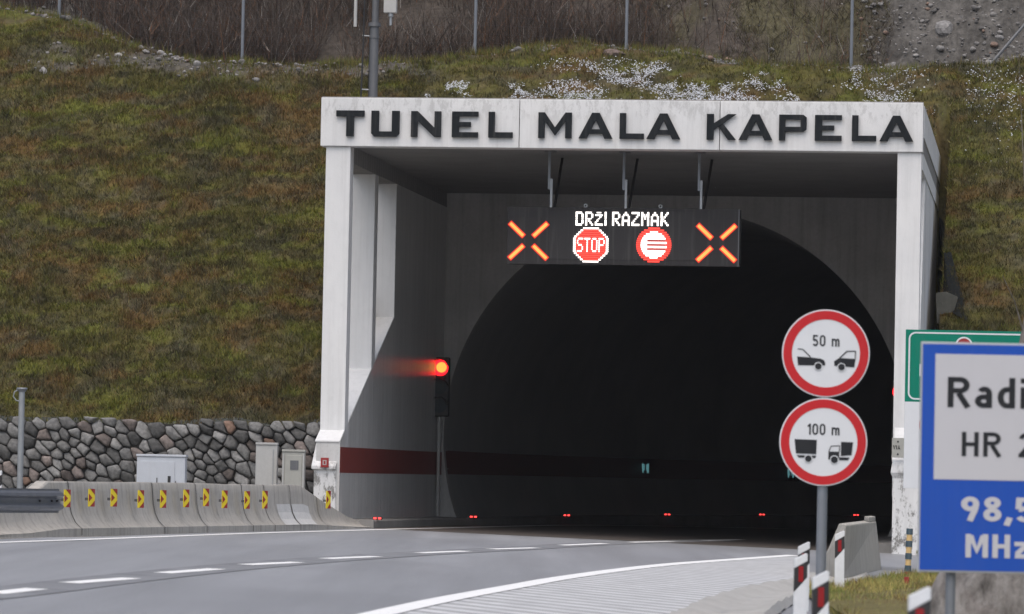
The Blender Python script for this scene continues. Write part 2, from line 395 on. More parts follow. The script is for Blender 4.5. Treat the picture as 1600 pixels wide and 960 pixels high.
def textmb(txt, org, X, Y, h, th, bold=.16, wx=1.0, align='LEFT', spacing=1.0):
    w = bold; X = Vector(X).normalized(); Y = Vector(Y).normalized(); N = X.cross(Y); org = Vector(org); gap = .13 * spacing
    widths = [strokes(c, w)[0] for c in txt]; tot = sum(widths) + gap * (len(txt) - 1); cx = 0 if align == 'LEFT' else -tot / 2
    mb = MB()
    for c, wd in zip(txt, widths):
        for q, pl in enumerate(strokes(c, w)[1]):
            pl = [Vector((x, y)) for x, y in pl]; Lf, Rt = [], []; n = len(pl); closed = (pl[0] - pl[-1]).length < 1e-4
            for i in range(n):
                a = pl[i] - pl[i - 1] if i else (pl[0] - pl[-2] if closed else pl[1] - pl[0])
                b = pl[i + 1] - pl[i] if i < n - 1 else (pl[1] - pl[0] if closed else a)
                if a.length < 1e-9: a = b
                if b.length < 1e-9: b = a
                a = a.normalized(); b = b.normalized(); t_ = (a + b); t_ = t_.normalized() if t_.length > 1e-6 else a
                nrm = Vector((-t_.y, t_.x)); k_ = min(1 / max(.35, nrm.dot(Vector((-a.y, a.x)))), 1.8) * w / 2
                Lf.append(pl[i] + nrm * k_); Rt.append(pl[i] - nrm * k_)
            tt = th + q * .00035
            f = lambda v, d: org + X * (cx + v.x) * h * wx + Y * v.y * h + N * d
            mb.loft([[f(l, 0), f(r, 0), f(r, tt), f(l, tt)] for l, r in zip(Lf, Rt)], True, not closed)
        cx += wd + gap
    return mb

def numpy_mesh(name, verts, faces_n, mat, cols, tri=True):
    k = 3 if tri else 4; nf = len(verts) // k if faces_n is None else len(faces_n)
    me = bpy.data.meshes.new(name); me.vertices.add(len(verts)); me.vertices.foreach_set('co', np.asarray(verts, np.float32).ravel())
    idx = np.arange(len(verts), dtype=np.int32) if faces_n is None else np.asarray(faces_n, np.int32).ravel()
    me.loops.add(len(idx)); me.loops.foreach_set('vertex_index', idx)
    me.polygons.add(nf); me.polygons.foreach_set('loop_start', np.arange(0, nf * k, k, dtype=np.int32))
    me.update(calc_edges=True)
    if cols is not None:
        a = me.color_attributes.new('Col', 'FLOAT_COLOR', 'POINT'); c = np.ones((len(verts), 4), np.float32); c[:, :3] = cols; a.data.foreach_set('color', c.ravel())
    me.materials.append(mat); o = bpy.data.objects.new(name, me); COL.objects.link(o); return o

# ================================================================== SETTING
W = loc(1443, 162, 0)[0]                     # portal width
ZT = (loc(503, 153, 0)[1] + loc(1443, 161.3, 0)[1]) / 2
ZB = (loc(505, 230, 0)[1] + loc(1443, 237, 0)[1]) / 2
TB = 13.5                                    # depth of the portal chamber
mb = MB()
xs = [-400, -60] + list(np.linspace(-14, 14, 29)) + [60, 400]; ys = [-60, 0, 30, 60, 90, 120, 400, 1500]
for y in ys: mb.v += [(x, y, gz(x) - .012) for x in xs]
n = len(xs)
mb.f = [(j * n + i, j * n + i + 1, (j + 1) * n + i + 1, (j + 1) * n + i) for j in range(len(ys) - 1) for i in range(n - 1)]
tag(mb.build('ground', M['gravel'], fix=False), kind='structure')

# ---- road: left edge and right edge curves, unprojected to the carriageway plane
LE = [(-700, 868), (-300, 857), (0, 848), (200, 841), (400, 833.5), (560, 829), (640, 826.5), (690, 825.5)]
RE = [(470, 990), (590, 960), (700, 936), (820, 914), (870, 905), (960, 892), (1050, 882), (1150, 874.5), (1240, 868)]
LEp = [ground(*p) for p in LE]; REp = [ground(*p) for p in RE]
def resample(pts, n):
    d = [0]
    for a, b in zip(pts, pts[1:]): d.append(d[-1] + (b - a).length)
    out = []
    for q in np.linspace(0, d[-1], n):
        i = max(k for k in range(len(d)) if d[k] <= q + 1e-9); i = min(i, len(pts) - 2)
        f = (q - d[i]) / (d[i + 1] - d[i]); 
        p0, p1, p2, p3 = pts[max(i - 1, 0)], pts[i], pts[i + 1], pts[min(i + 2, len(pts) - 1)]
        out.append(.5 * ((2 * p1) + (p2 - p0) * f + (2 * p0 - 5 * p1 + 4 * p2 - p3) * f * f + (3 * p1 - p0 - 3 * p2 + p3) * f ** 3))
    return out
# tunnel axis (in plan), curving to the right
sC, zC = loc(1055, 690, TB); RAD = 364 / FPX * at(1055, 690, 94).y * 1.005
RAD = abs(loc(1055 + 364, 690, TB)[0] - sC)
axis = []; p = P(sC, TB, 0); hd = YAW
for i in range(41):
    axis.append((Vector((p.x, p.y, 0)), hd)); p = p + Vector((math.sin(hd), math.cos(hd), 0)) * 1.5; hd = min(hd + R_(1.3), R_(46))
def off(i, o): a, h = axis[i]; return a + Vector((math.cos(h), -math.sin(h), 0)) * o
# road sheet: from far before the camera to deep inside the tunnel
mb = MB()
left = [Vector((-9.5, -40, 0)), Vector((-9, 20, 0))] + [p + Vector((-.45, 0, 0)) for p in LEp[2:]] + [off(i, -4.1) for i in range(4, 41, 2)]
right = [Vector((7, -40, 0)), Vector((7, 20, 0)), Vector((6.5, 30, 0))] + [Vector((6.0 + k * .3, 40 + k * 8, 0)) for k in range(5)] + [off(i, 4.1) for i in range(3, 41, 2)]
L2 = resample(left, 90); R2 = resample(right, 90)
rings = []
for a, b in zip(L2, R2):
    rings.append([Vector((a.x + (b.x - a.x) * k / 6, a.y + (b.y - a.y) * k / 6, 0)) for k in range(7)])
for r in rings:
    for q in r: q.z = gz(q.x) - .002
mb.loft(rings, False); tag(mb.build('road', M['asphalt'], fix=False), kind='structure')

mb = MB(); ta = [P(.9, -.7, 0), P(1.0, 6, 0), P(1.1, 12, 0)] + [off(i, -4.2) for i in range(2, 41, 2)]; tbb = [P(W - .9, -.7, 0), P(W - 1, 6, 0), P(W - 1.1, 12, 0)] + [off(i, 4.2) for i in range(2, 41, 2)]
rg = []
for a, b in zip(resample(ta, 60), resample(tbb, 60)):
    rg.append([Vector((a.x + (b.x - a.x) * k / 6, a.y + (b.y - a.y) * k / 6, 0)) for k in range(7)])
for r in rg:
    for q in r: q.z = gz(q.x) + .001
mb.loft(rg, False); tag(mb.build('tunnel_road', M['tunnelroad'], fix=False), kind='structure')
def strip(pts, wdt, name, mat, lift=.004, n=60):
    pts = resample(pts, n); rg = []
    for i, q in enumerate(pts):
        d = pts[min(i + 1, n - 1)] - pts[max(i - 1, 0)]; d.z = 0; d.normalize(); nrm = Vector((d.y, -d.x, 0)) * wdt / 2
        a, b = q - nrm, q + nrm; a.z = gz(a.x) + lift; b.z = gz(b.x) + lift; rg.append([a, b])
    m_ = MB(); m_.loft(rg, False); return m_
DASH = [((-150, 943.5), (-70, 932.5)), ((-12, 928), (58, 920.5)), ((108, 911.5), (206, 904)), ((253, 896), (340, 889.5)), ((383, 883), (466, 879)), ((508, 873.5), (588, 870)),
        ((655, 864.5), (729, 861.5)), ((768, 858.5), (838, 856.5)), ((878, 852.5), (945, 849.5)), ((985, 847.8), (1052, 846.3)), ((1100, 845.2), (1160, 843.6))]
sm = MB(); dpt = [ground(*((a[0] + b[0]) / 2, (a[1] + b[1]) / 2)) for a, b in DASH]
for o_, w_ in ((.30, .05), (-.02, .62)):
    m2 = strip([p + Vector((o_, 0, 0)) for p in dpt], w_, '', None, lift=.0015 if w_ > .1 else .003); sm.add(m2.v, m2.f)
tag(sm.build('road_seam', M['seam'], fix=False), kind='structure')
mk = strip(LEp + [off(i, -3.45) for i in range(3, 20, 2)], .17, '', None)
m2 = strip(REp, .24, '', None); mk.add(m2.v, m2.f)
for a, b in DASH:
    m2 = strip([ground(*a), ground(*b)], .19, '', None, n=4); mk.add(m2.v, m2.f)
tag(mk.build('road_markings', M['line'], fix=False), kind='structure')
# hatched area between the edge line and the gutter
LO = [(900, 1040), (990, 990), (1060, 960), (1100, 942), (1150, 927), (1200, 917), (1236, 911), (1262, 900)]
mb = MB(); up = resample([p + Vector((.14, 0, 0)) for p in REp], 40); dn = resample([ground(*p) for p in LO], 40)
rg = []
for a, b in zip(up, dn):
    rg.append([Vector((a.x + (b.x - a.x) * k / 4, a.y + (b.y - a.y) * k / 4, 0)) for k in range(5)])
for r in rg:
    for q in r: q.z = gz(q.x) + .002
mb.loft(rg, False); tag(mb.build('hatched_road_marking', M['hatch'], fix=False), kind='structure')
# shallow paved gutter beside the hatching
gpts = resample([ground(*p) for p in LO], 60); rg = []
for i, q in enumerate(gpts):
    d = gpts[min(i + 1, 59)] - gpts[max(i - 1, 0)]; d.z = 0; d.normalize(); nr = Vector((d.y, -d.x, 0))
    row = []
    for o_, dz in ((-.0, .004), (.03, .05), (.12, .05), (.3, .0), (.55, .015), (.75, .07), (.8, .0)):
        a = q + nr * o_; a.z = gz(a.x) + dz + .004 + (vnoise(i * 1.7, o_ * 9, 3) - .5) * .035; row.append(a)
    rg.append(row)
mb = MB(); mb.loft(rg, False); tag(mb.build('gutter_pavement', M['gutter'], fix=False, smooth=50), kind='structure')

# ---- hillside in portal coordinates
def Hs(s, t):
    s = np.asarray(s, float); t = np.asarray(t, float)
    crest = 15.2 + 1.6 * sstep(-6, -11, s) + .5 * np.sin(s * .5)
    z = 2.12 + .6 * (np.minimum(t, crest) - 1.25)
    z = np.where(t < 1.25, 2.12 - (1.25 - t) * 1.2, z)
    b = np.maximum(t - crest, 0)
    z = z + .03 * b + .75 * np.maximum(b - (2.4 + 1.6 * fbm(s * .25, s * 0 + 3, 5)), 0) * (.8 + .5 * fbm(s * .18, t * .1, 9))
    mound = 2.4 * np.exp(-((s - 8.6) / 2.6) ** 2 - ((t - 24) / 4) ** 2) + 1.4 * np.exp(-((s - 13.0) / 2.2) ** 2 - ((t - 20.5) / 2.4) ** 2)
    z = z + mound + (fbm(s * .9, t * .9, 1) - .5) * .35 + (fbm(s * 3, t * 3, 2) - .5) * .14 * sstep(1.2, 2.2, t)
    z = z + (fbm(s * .5, t * .5, 8) - .5) * .9 * sstep(17.5, 20, t) + (np.abs(fbm(s * 1.1, t * 1.1, 18, 4) - .5) * -1.6 + (fbm(s * 4, t * 4, 19, 3) - .5) * .35) * sstep(16.8, 18, t) * sstep(3.5, 5.5, s)
    cut = sstep(W + .24, W + .16, s) * (s > W - .06)
    tr = .2 + .22 * t + sstep(10, 16.4, t) * 12
    return np.where(cut > 0, z * (1 - cut) + np.minimum(z, tr) * cut * (t < 16.5) + z * cut * (t >= 16.5), z)
def slope_col(s, t, rnd=0):
    s = np.asarray(s, float); t = np.asarray(t, float); k = lambda x: x[..., None]
    def f(x, y, sd, o=4): return fbm(x, y, sd, o) + rnd * RNG.normal(0, .055, s.shape)
    olive = np.array([.114, .103, .032]); dark = np.array([.054, .052, .026]); green = np.array([.152, .166, .028]); brown = np.array([.138, .088, .034]); grey = np.array([.108, .098, .062]); straw = np.array([.19, .15, .07])
    def lay(col, m, c): return col * (1 - k(m)) + c * k(m)
    col = olive + 0 * k(s)
    col = lay(col, sstep(.48, .60, f(s * .9, t * 1.8, 21, 5)), brown)
    col = lay(col, .8 * sstep(.52, .64, f(s * 2.4 + 11, t * 4.5, 25, 4)), grey)
    col = lay(col, .68 * sstep(.49, .38, f(s * 2.0 + 40, t * 4.2, 33, 4)), dark)
    col = lay(col, .62 * sstep(.575, .68, f(s * 1.3 + 9, t * 3.4, 90, 4)), green)
    col = lay(col, .5 * sstep(.62, .74, f(s * 5, t * 9, 71, 3)), straw)
    return col * (.80 + .40 * k(fbm(s * .45, t * .8 + 7, 47, 3)))
def strip_m(s, t):
    s = np.asarray(s, float); t = np.asarray(t, float); w_ = (fbm(s * .8, t * .8, 301, 4) - .5) * 2.2
    return sstep(14.2, 14.6, t + w_) * sstep(15.7, 15.3, t - w_ * .5) * sstep(.4, -.6, s + w_) * sstep(-10, -8.8, s) * (.35 + .65 * sstep(.42, .56, fbm(s * 1.3, t * 2, 303, 3)))
def back_col(s, t):
    a = fbm(s * .8, t * .8, 55, 4)[..., None]; b = fbm(s * 2.2, t * 2.2, 57, 3)[..., None]
    rub = np.maximum(sstep(9.2, 10.2, s + 1.2 * (fbm(s, t, 91, 2) - .5)), sstep(-8.6, -9.3, s + 2 * (fbm(s, t, 92, 2) - .5)))[..., None]
    col = np.array([.050, .042, .035]) * (1 - a) + np.array([.095, .080, .068]) * a
    col = col * (.6 + .8 * b)
    gm = (sstep(4.0, 5.5, s) * sstep(10, 9, s) * sstep(.40, .55, fbm(s * 1.2, t * 1.0, 61, 4)))[..., None]
    col = col * (1 - gm * .75) + np.array([.085, .078, .042]) * (.5 + b) * gm * .75
    return col * (1 - rub) + np.array([.115, .108, .100]) * (.3 + .7 * b + .8 * (fbm(s * 9, t * 9, 58, 3)[..., None] - .25)) * rub
def crest_of(s): return 15.2 + 1.6 * sstep(-6, -11, s) + .5 * np.sin(np.asarray(s) * .5)
sl = sorted(set([round(float(x), 3) for x in np.concatenate([np.linspace(-60, -14, 24), np.arange(-14, 0, .18), [-.03, .0], np.arange(.3, W - .2, .3), [W + .02, W + .16, W + .20, W + .24, W + .4, W + .62], np.arange(W + .8, 22, .18), np.linspace(22, 70, 24)])]))
tl = sorted(set([round(float(x), 3) for x in np.concatenate([[-.6, 0, .6, 1.0, 1.25], np.arange(1.4, 11.2, .18), [11.25], np.arange(11.4, 28, .2), np.linspace(28.5, 70, 26)])]))
S, T = np.meshgrid(np.array(sl), np.array(tl)); Z = Hs(S, T)
bx = PO.x + PR.x * S + PD.x * T; by = PO.y + PR.y * S + PD.y * T
vv = np.stack([bx, by, Z], -1).reshape(-1, 3); ns = len(sl); fs = []
for j in range(len(tl) - 1):
    for i in range(ns - 1):
        sm, tm = (sl[i] + sl[i + 1]) / 2, (tl[j] + tl[j + 1]) / 2
        if -.02 < sm < W + .01 and tm < 11.25: continue
        if sm < 0 and tm < 1.2: continue
        fs.append((j * ns + i, j * ns + i + 1, (j + 1) * ns + i + 1, (j + 1) * ns + i))
bk = sstep(-.3, .5, T - crest_of(S) + (fbm(S, T, 77, 3) - .5) * 1.6)[..., None]
sm_ = strip_m(S, T)[..., None] * .9; gcol = np.array([.095, .086, .077]) * (.5 + fbm(S * 5, T * 5, 310, 3)[..., None]); cc = slope_col(S, T) * .72 * (1 - bk) + back_col(S, T) * bk; cc = (cc * (1 - sm_) + gcol * sm_).reshape(-1, 3)
hill = numpy_mesh('hillside', vv, fs, M['soil'], cc, tri=False); tag(hill, kind='structure')

def Pn(s, t, z):
    return np.stack([PO.x + PR.x * s + PD.x * t, PO.y + PR.y * s + PD.y * t, z], -1)
def blades(base, length, width, lean, cols, up=None):
    n = len(base); a = RNG.uniform(0, 2 * math.pi, n); side = np.stack([np.cos(a), np.sin(a), 0 * a], -1) * width[:, None] / 2
    tip = base + lean * length[:, None]
    v = np.stack([base - side, base + side, tip], 1).reshape(-1, 3); c = np.repeat(cols, 3, 0); return v, c
# grass on the embankment
N = 150000
s = np.concatenate([RNG.uniform(-11.5, -.05, int(N * .48)), RNG.uniform(-16, -11.5, int(N * .12)), RNG.uniform(-.5, W + .8, int(N * .20)), RNG.uniform(W + .18, 19, int(N * .20))]); t = RNG.uniform(1.1, 16.6, len(s))
m = (t < crest_of(s) + RNG.uniform(-.4, .8, len(s)) + .8 * (fbm(s * .7, s * 0, 13, 2) - .5)) & ~((s > -.04) & (s < W + .20) & (t < 11.3))
m &= ~(strip_m(s, t) > RNG.uniform(.25, 1.15, len(s)))
s, t = s[m], t[m]; nb = 5
sb = np.repeat(s, nb) + RNG.normal(0, .035, len(s) * nb); tb_ = np.repeat(t, nb) + RNG.normal(0, .035, len(s) * nb)
hz = Hs(sb, tb_) - .02
tall = np.repeat(.7 + .9 * fbm(s * 1.3, t * 1.3, 66, 3), nb)
ln = RNG.uniform(.05, .14, len(sb)) * tall; wd = RNG.uniform(.010, .024, len(sb))
lx = RNG.normal(0, .45, len(sb)); ly = RNG.normal(-.35, .45, len(sb)); lean = PR.to_tuple(); 
L_ = np.stack([PR.x * lx + PD.x * ly, PR.y * lx + PD.y * ly, np.full(len(sb), .75)], -1); L_ /= np.linalg.norm(L_, axis=1)[:, None]
cg = np.repeat(slope_col(s, t, 1) * RNG.uniform(.75, 1.3, (len(s), 1)), nb, 0) * RNG.uniform(.5, 1.6, (len(sb), 1)) * (1 + RNG.normal(0, .07, (len(sb), 3)))
v, c = blades(Pn(sb, tb_, hz), ln, wd, L_, np.clip(cg, .004, .6))
tag(numpy_mesh('grass', v, None, M['grass'], c), kind='stuff')
# snow lying in the grass above the portal
N = 230000; s = RNG.uniform(-.5, 14, N); t = RNG.uniform(9.5, 16, N)
den = sstep(.38, .62, fbm(s * .9, t * 1.4, 120, 4)) * sstep(1.8, 4.0, s) * sstep(15.2, 14.4, t) * sstep(9.8, 12.0, t) + .7 * sstep(.52, .66, fbm(s * 1.5, t * 1.5, 131, 3)) * (np.abs(t - 13.3) < .7) * (s < 2.5) * (s > 0) 
den = den * ((s < W - .1) | (s > W + .5)) * (1 - .87 * sstep(8.8, 11, s)) * (1 - .8 * sstep(10.5, 11.5, s) * sstep(12.8, 11.5, t))
den = den * sstep(.34, .62, fbm(s * 5, t * 8, 133, 3)); m = RNG.uniform(0, 1, N) < den * .85; s, t = s[m], t[m]; z = Hs(s, t); n = len(s); vs_ = []
k = 5; ang = np.linspace(0, 2 * math.pi, k, endpoint=False)
r = RNG.uniform(.004, .014, n)[:, None] * RNG.uniform(.5, 1.4, (n, k)); ss = s[:, None] + np.cos(ang) * r * 1.5; tt = t[:, None] + np.sin(ang) * r
rim = Pn(ss, tt, Hs(ss, tt) + RNG.uniform(.02, .11, n)[:, None]); top = rim.mean(1) + np.array([0, 0, .012])
tri = np.stack([rim, np.roll(rim, -1, 1), np.repeat(top[:, None], k, 1)], 2).reshape(-1, 3)
tag(numpy_mesh('snow', tri, None, M['snow'], None), kind='stuff')
# brush behind the crest
N = 16000; s = RNG.uniform(-12, 9.9, N); t = crest_of(s) + RNG.uniform(1.2, 11, N)
d = fbm(s * .35, t * .3, 140, 3); m = ((d > .30) & (RNG.uniform(0, 1, N) > .93 * sstep(3.6, 5.4, s + 1.5 * (fbm(s * .6, t * .6, 151, 2) - .5)))) & ~((s < -8.5) & (t < 20)); s, t = s[m], t[m]; z = Hs(s, t)
V, C = [], []
base = Pn(s, t, z - .05); n = len(s)
for gen in range(2):
    reps = 1 if gen == 0 else 6
    bp = np.repeat(base, reps, 0); le = np.repeat(RNG.uniform(.4, 1.7, n), reps)
    lx, ly = RNG.normal(0, .28, len(bp)), RNG.normal(0, .28, len(bp)); D = np.stack([lx, ly, np.ones(len(bp))], -1); D /= np.linalg.norm(D, axis=1)[:, None]
    if gen == 0: stem, sle = D, le
    else:
        f = RNG.uniform(.2, .9, len(bp)); bp = bp + np.repeat(stem, reps, 0) * (np.repeat(sle, reps) * f)[:, None]; le = RNG.uniform(.2, .7, len(bp)); D = D + np.stack([RNG.normal(0, .5, len(bp)), RNG.normal(0, .5, len(bp)), 0 * le], -1)
    cb = np.array([.062, .048, .040]) * RNG.uniform(.5, 1.6, (len(bp), 1)); rd = RNG.uniform(0, 1, len(bp)) < .12; cb[rd] = np.array([.13, .065, .035]) * RNG.uniform(.7, 1.3, (rd.sum(), 1)); gy = RNG.uniform(0, 1, len(bp)) < .04; cb[gy] = (.25, .23, .21)
    v, c = blades(bp, le, np.full(len(bp), .022 if gen == 0 else .013), D, cb); V.append(v); C.append(c)
tag(numpy_mesh('brushwood', np.concatenate(V), None, M['twig'], np.concatenate(C)), kind='stuff')
# low dry weeds along the crest
N = 9000; s = RNG.uniform(-12, 20, N); t = crest_of(s) + RNG.normal(.6, .7, N); m = fbm(s * .8, t, 170, 3) > .42; s, t = s[m], t[m]; nb = 3
sb = np.repeat(s, nb) + RNG.normal(0, .05, len(s) * nb); tb_ = np.repeat(t, nb) + RNG.normal(0, .05, len(s) * nb)
L_ = np.stack([RNG.normal(0, .35, len(sb)), RNG.normal(0, .35, len(sb)), np.ones(len(sb))], -1)
cg = np.where((RNG.uniform(0, 1, len(sb)) < .5)[:, None], np.array([.15, .12, .04]), np.array([.11, .125, .03])) * RNG.uniform(.6, 1.4, (len(sb), 1))
v, c = blades(Pn(sb, tb_, Hs(sb, tb_) - .02), RNG.uniform(.08, .28, len(sb)), RNG.uniform(.01, .02, len(sb)), L_, cg)
tag(numpy_mesh('dry_weeds', v, None, M['grass'], c), kind='stuff')
# low dead growth on the mossy mound behind the crest
N = 14000; s = RNG.uniform(3.4, 10, N); t = crest_of(s) + RNG.uniform(1.2, 10, N); m = fbm(s * .9, t * .9, 175, 3) > .45; s, t = s[m], t[m]; nb = 3
sb = np.repeat(s, nb) + RNG.normal(0, .06, len(s) * nb); tb_ = np.repeat(t, nb) + RNG.normal(0, .06, len(s) * nb)
L_ = np.stack([RNG.normal(0, .6, len(sb)), RNG.normal(0, .6, len(sb)), np.full(len(sb), .8)], -1)
cg = np.where((RNG.uniform(0, 1, len(sb)) < .6)[:, None], np.array([.070, .055, .036]), np.array([.085, .080, .036])) * RNG.uniform(.5, 1.5, (len(sb), 1))
v, c = blades(Pn(sb, tb_, Hs(sb, tb_) - .02), RNG.uniform(.08, .32, len(sb)), RNG.uniform(.010, .02, len(sb)), L_, cg)
tag(numpy_mesh('dead_undergrowth', v, None, M['grass'], c), kind='stuff')
# rubble
ICO_V = []; ICO_F = []
_b = bmesh.new(); bmesh.ops.create_icosphere(_b, subdivisions=2, radius=1); _b.verts.ensure_lookup_table()
ICO_V = np.array([v.co[:] for v in _b.verts]); ICO_F = np.array([[v.index for v in f.verts] for f in _b.faces]); _b.free()
def rockverts(scale, seed, rough=.35):
    q = np.random.default_rng(seed); d = ICO_V.copy(); pl = q.normal(0, 1, (9, 3)); pl /= np.linalg.norm(pl, axis=1)[:, None]; hh = q.uniform(.55, .95, 9)
    for a, h in zip(pl, hh):
        k = d @ a; ex = np.maximum(k - h, 0); d = d - a * ex[:, None]
    d = d * (1 + q.normal(0, .03, (len(d), 1))); return d * np.asarray(scale)
N = 12500; s = np.concatenate([RNG.uniform(-12, 9.9, 3400), RNG.uniform(9.3, 15, 2700), RNG.uniform(-12, -8.4, 400), RNG.uniform(.5, 15, 1900), RNG.uniform(4.2, 9.8, 500), RNG.uniform(9.3, 14, 3600)]); cr = crest_of(s)
t = np.where((s < 1) & (np.arange(N) % 3 > 0), RNG.uniform(13.2, 16.2, N), cr + np.abs(RNG.normal(.4, .7, N))); 
k = (s > 9.5); t[k] = cr[k] + RNG.uniform(.3, 10, k.sum()); t[6100:6500] = RNG.uniform(18, 24, 400); t[6500:8400] = cr[6500:8400] + RNG.uniform(.5, 1.9, 1900); t[8400:8900] = cr[8400:8900] + RNG.uniform(1, 9, 500); t[8900:] = cr[8900:] + RNG.uniform(.3, 9, 3600)
V, F, C = [], [], []; o_ = 0; lib = [rockverts((1, .8, .65), i) for i in range(14)]
for i in range(N):
    if s[i] < 1 and i % 3 and i < 6100 and strip_m(s[i], t[i]) < RNG.random() * .7 + .1: continue
    if 0 < s[i] < W and t[i] < crest_of(s[i]) + .1: continue
    r = (.018 if i < 8900 else .009) + (.05 if i < 8900 else .03) * RNG.random() ** 2.5 + (.06 if RNG.random() < .03 else 0)
    rk = lib[i % 14] * (r * (1.5 if s[i] > 9.3 and RNG.random() < .25 else 1)); a = RNG.uniform(0, 6.28); rot = np.array([[math.cos(a), -math.sin(a), 0], [math.sin(a), math.cos(a), 0], [0, 0, 1]])
    V.append(rk @ rot.T + Pn(s[i], t[i], float(Hs(s[i], t[i])) + r * .25)); F.append(ICO_F + o_); o_ += len(rk)
    g = RNG.uniform(.08, .30); cc = np.array([g, g * .96, g * .93]) if RNG.random() < .94 else np.array([.20, .14, .11]); C.append(np.repeat(cc[None], len(rk), 0))
tag(numpy_mesh('rubble', np.concatenate(V), np.concatenate(F), M['stone'], np.concatenate(C)), kind='stuff')
def slope_hit(px, py, tmin=1.3, tmax=60):
    d = ray(px, py).normalized(); k = 78.0
    while k < 160:
        p = CAM + d * k; q = p - PO; ss, tt = q.dot(PR), q.dot(PD)
        if tt > tmin and p.z < float(Hs(ss, tt)): return p
        k += .05
    return CAM + d * 100
BO = [((185, 88), (.10, .09, .09), .42, 'small pale stone lying at the upper edge of the grass slope'), ((67, 112), (.10, .09, .12), .36, 'pale stone alone in the grass near the left edge of the slope'),
      ((1478, 45), (.26, .2, .24), .22, 'large flat faced grey boulder on the rubble behind the fence'), ((960, 84), (.28, .2, .14), .17, 'reddish brown boulder beside a fence post on the crest'),
      ((1560, 60), (.13, .1, .1), .24, 'grey stone on the rubble right of the large flat boulder')]
for i, (pp, sc_, g, lb) in enumerate(BO):
    p = slope_hit(*pp); rk = rockverts(sc_, 200 + i); mb = MB(); mb.add([Vector(x) for x in rk], [tuple(f) for f in ICO_F])
    o = mb.build('boulder', M['stone'], cols=np.repeat(np.array([[g, g * (.75 if 'red' in lb else .97), g * (.65 if 'red' in lb else .95)]]), len(rk), 0)); o.location = p; tag(o, lb, 'boulder')

# ================================================================== PORTAL
portal = thing('tunnel_portal', 'white concrete tunnel portal lettered TUNEL MALA KAPELA over a dark arched tube', 'tunnel portal', P(0, 0, 0), -YAW)
s812, s1125 = loc(812, 200, 0)[0], loc(1125, 200, 0)[0]
for a, b in ((0, s812 - .006), (s812 + .006, s1125 - .006), (s1125 + .006, W)):
    MB().pbox(a, b, -.06, .40, ZB, ZT).build('fascia_beam', M['white'], portal, bevel=.012)
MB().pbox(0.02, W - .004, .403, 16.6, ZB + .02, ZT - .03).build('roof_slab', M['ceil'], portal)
MB().pbox(W - .003, W + .012, .403, 16.6, ZB + .3, ZT - .02).build('roof_edge', M['white'], portal, bevel=.004)
MB().pbox(-.02, W, .1, .42, ZT + .001, ZT + .03).build('coping', M['kerb'], portal, bevel=.008)
# pillars, left
sL0 = loc(508, 300, 0)[0]; sL1 = loc(547.5, 250, 0)[0]
t2 = 3.1; t3 = 5.9; HB = ZB - .30
MB().pbox(sL0, sL1, 0, .40, 1.4, ZB - .002).build('pillar', M['white'], portal, bevel=.015)
MB().pbox(sL0, sL1 - .003, t2, t2 + .42, 1.0, HB - .002).build('pillar', M['white'], portal, bevel=.015)
zr1 = loc(610, 497, t3)[1]; zr0 = loc(531, 690, -.5)[1]
def fin_z(t): return zr0 + (zr1 - zr0) * (t + .5) / (t3 + .5)
MB().prism([P(sL0 + .02, a, b) for a, b in ((-.48, -.5), (-.48, zr0), (t3, zr1), (t3, HB), (TB, HB), (TB, -.5))], PR * (sL1 - sL0 - .02)).build('side_wall', M['sidewall'], portal)
# white capping on the sloped top edge and on the wall's front face
MB().prism([P(sL0 + .0, a, b) for a, b in ((-.50, zr0 - .012), (t3 - .03, zr1 - .012), (t3 - .03, zr1 + .012), (-.50, zr0 + .012))], PR * (sL1 - sL0 - .006)).build('sloped_sill', M['white'], portal)
MB().pbox(sL0 + .01, sL1 - .004, t3 - .03, t3 - .003, zr1 + .013, HB - .002).build('pillar', M['white'], portal)
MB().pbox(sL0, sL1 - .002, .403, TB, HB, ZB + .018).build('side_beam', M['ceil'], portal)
zb0, zt0 = loc(531, 739, -.45)[1], loc(545, 698.5, .4)[1]
tz = -.5 + (zt0 - zr0) / (zr1 - zr0) * (t3 + .5)
MB().prism([P(sL1 + .001, a, b) for a, b in ((-.478, zb0), (-.478, min(zr0, zt0) - .01), (max(tz, -.478), zt0 - .01), (TB, zt0), (TB, zb0))], PR * .003).build('painted_band', M['band'], portal)
# plinths
zp0 = loc(490, 728, -.4)[1]; zp1 = loc(500, 692, -.3)[1]; sp0 = loc(487.5, 730, -.5)[0]
def plinth(a, b, ia, ib, f, label=None):
    rg = [[P(a, -.52, -.5), P(b, -.52, -.5), P(b, .5, -.5), P(a, .5, -.5)], [P(a, -.52, zp0 - .08), P(b, -.52, zp0 - .08), P(b, .5, zp0 - .08), P(a, .5, zp0 - .08)],
          [P(a - .04, -.58, zp0 - .06), P(b, -.58, zp0 - .06), P(b, .5, zp0 - .06), P(a - .04, .5, zp0 - .06)], [P(a - .04, -.58, zp0), P(b, -.58, zp0), P(b, .5, zp0), P(a - .04, .5, zp0)],
          [P(ia - .05, -.1, zp1), P(ib, -.1, zp1), P(ib, .45, zp1), P(ia - .05, .45, zp1)]]
    MB().loft(rg).build('plinth', M['white'], portal, bevel=.012)
plinth(sp0 + .04, sL1 - .06, sL0, sL1 - .01, 0)
# small red hydrant plate on the left plinth
hx, hz_ = loc(507.5, 723, -.6); q = MB().pbox(hx - .075, hx + .075, -.625, -.585, hz_ - .09, hz_ + .09).build('hydrant_plate', M['red2'], portal, bevel=.006)
MB().pbox(hx - .035, hx + .035, -.629, -.6255, hz_ - .045, hz_ + .045).build('hydrant_symbol', M['cab2'], q)
MB().pbox(hx - .018, hx + .018, -.632, -.6295, hz_ - .03, hz_ + .03).build('hydrant_symbol', M['red2'], q)
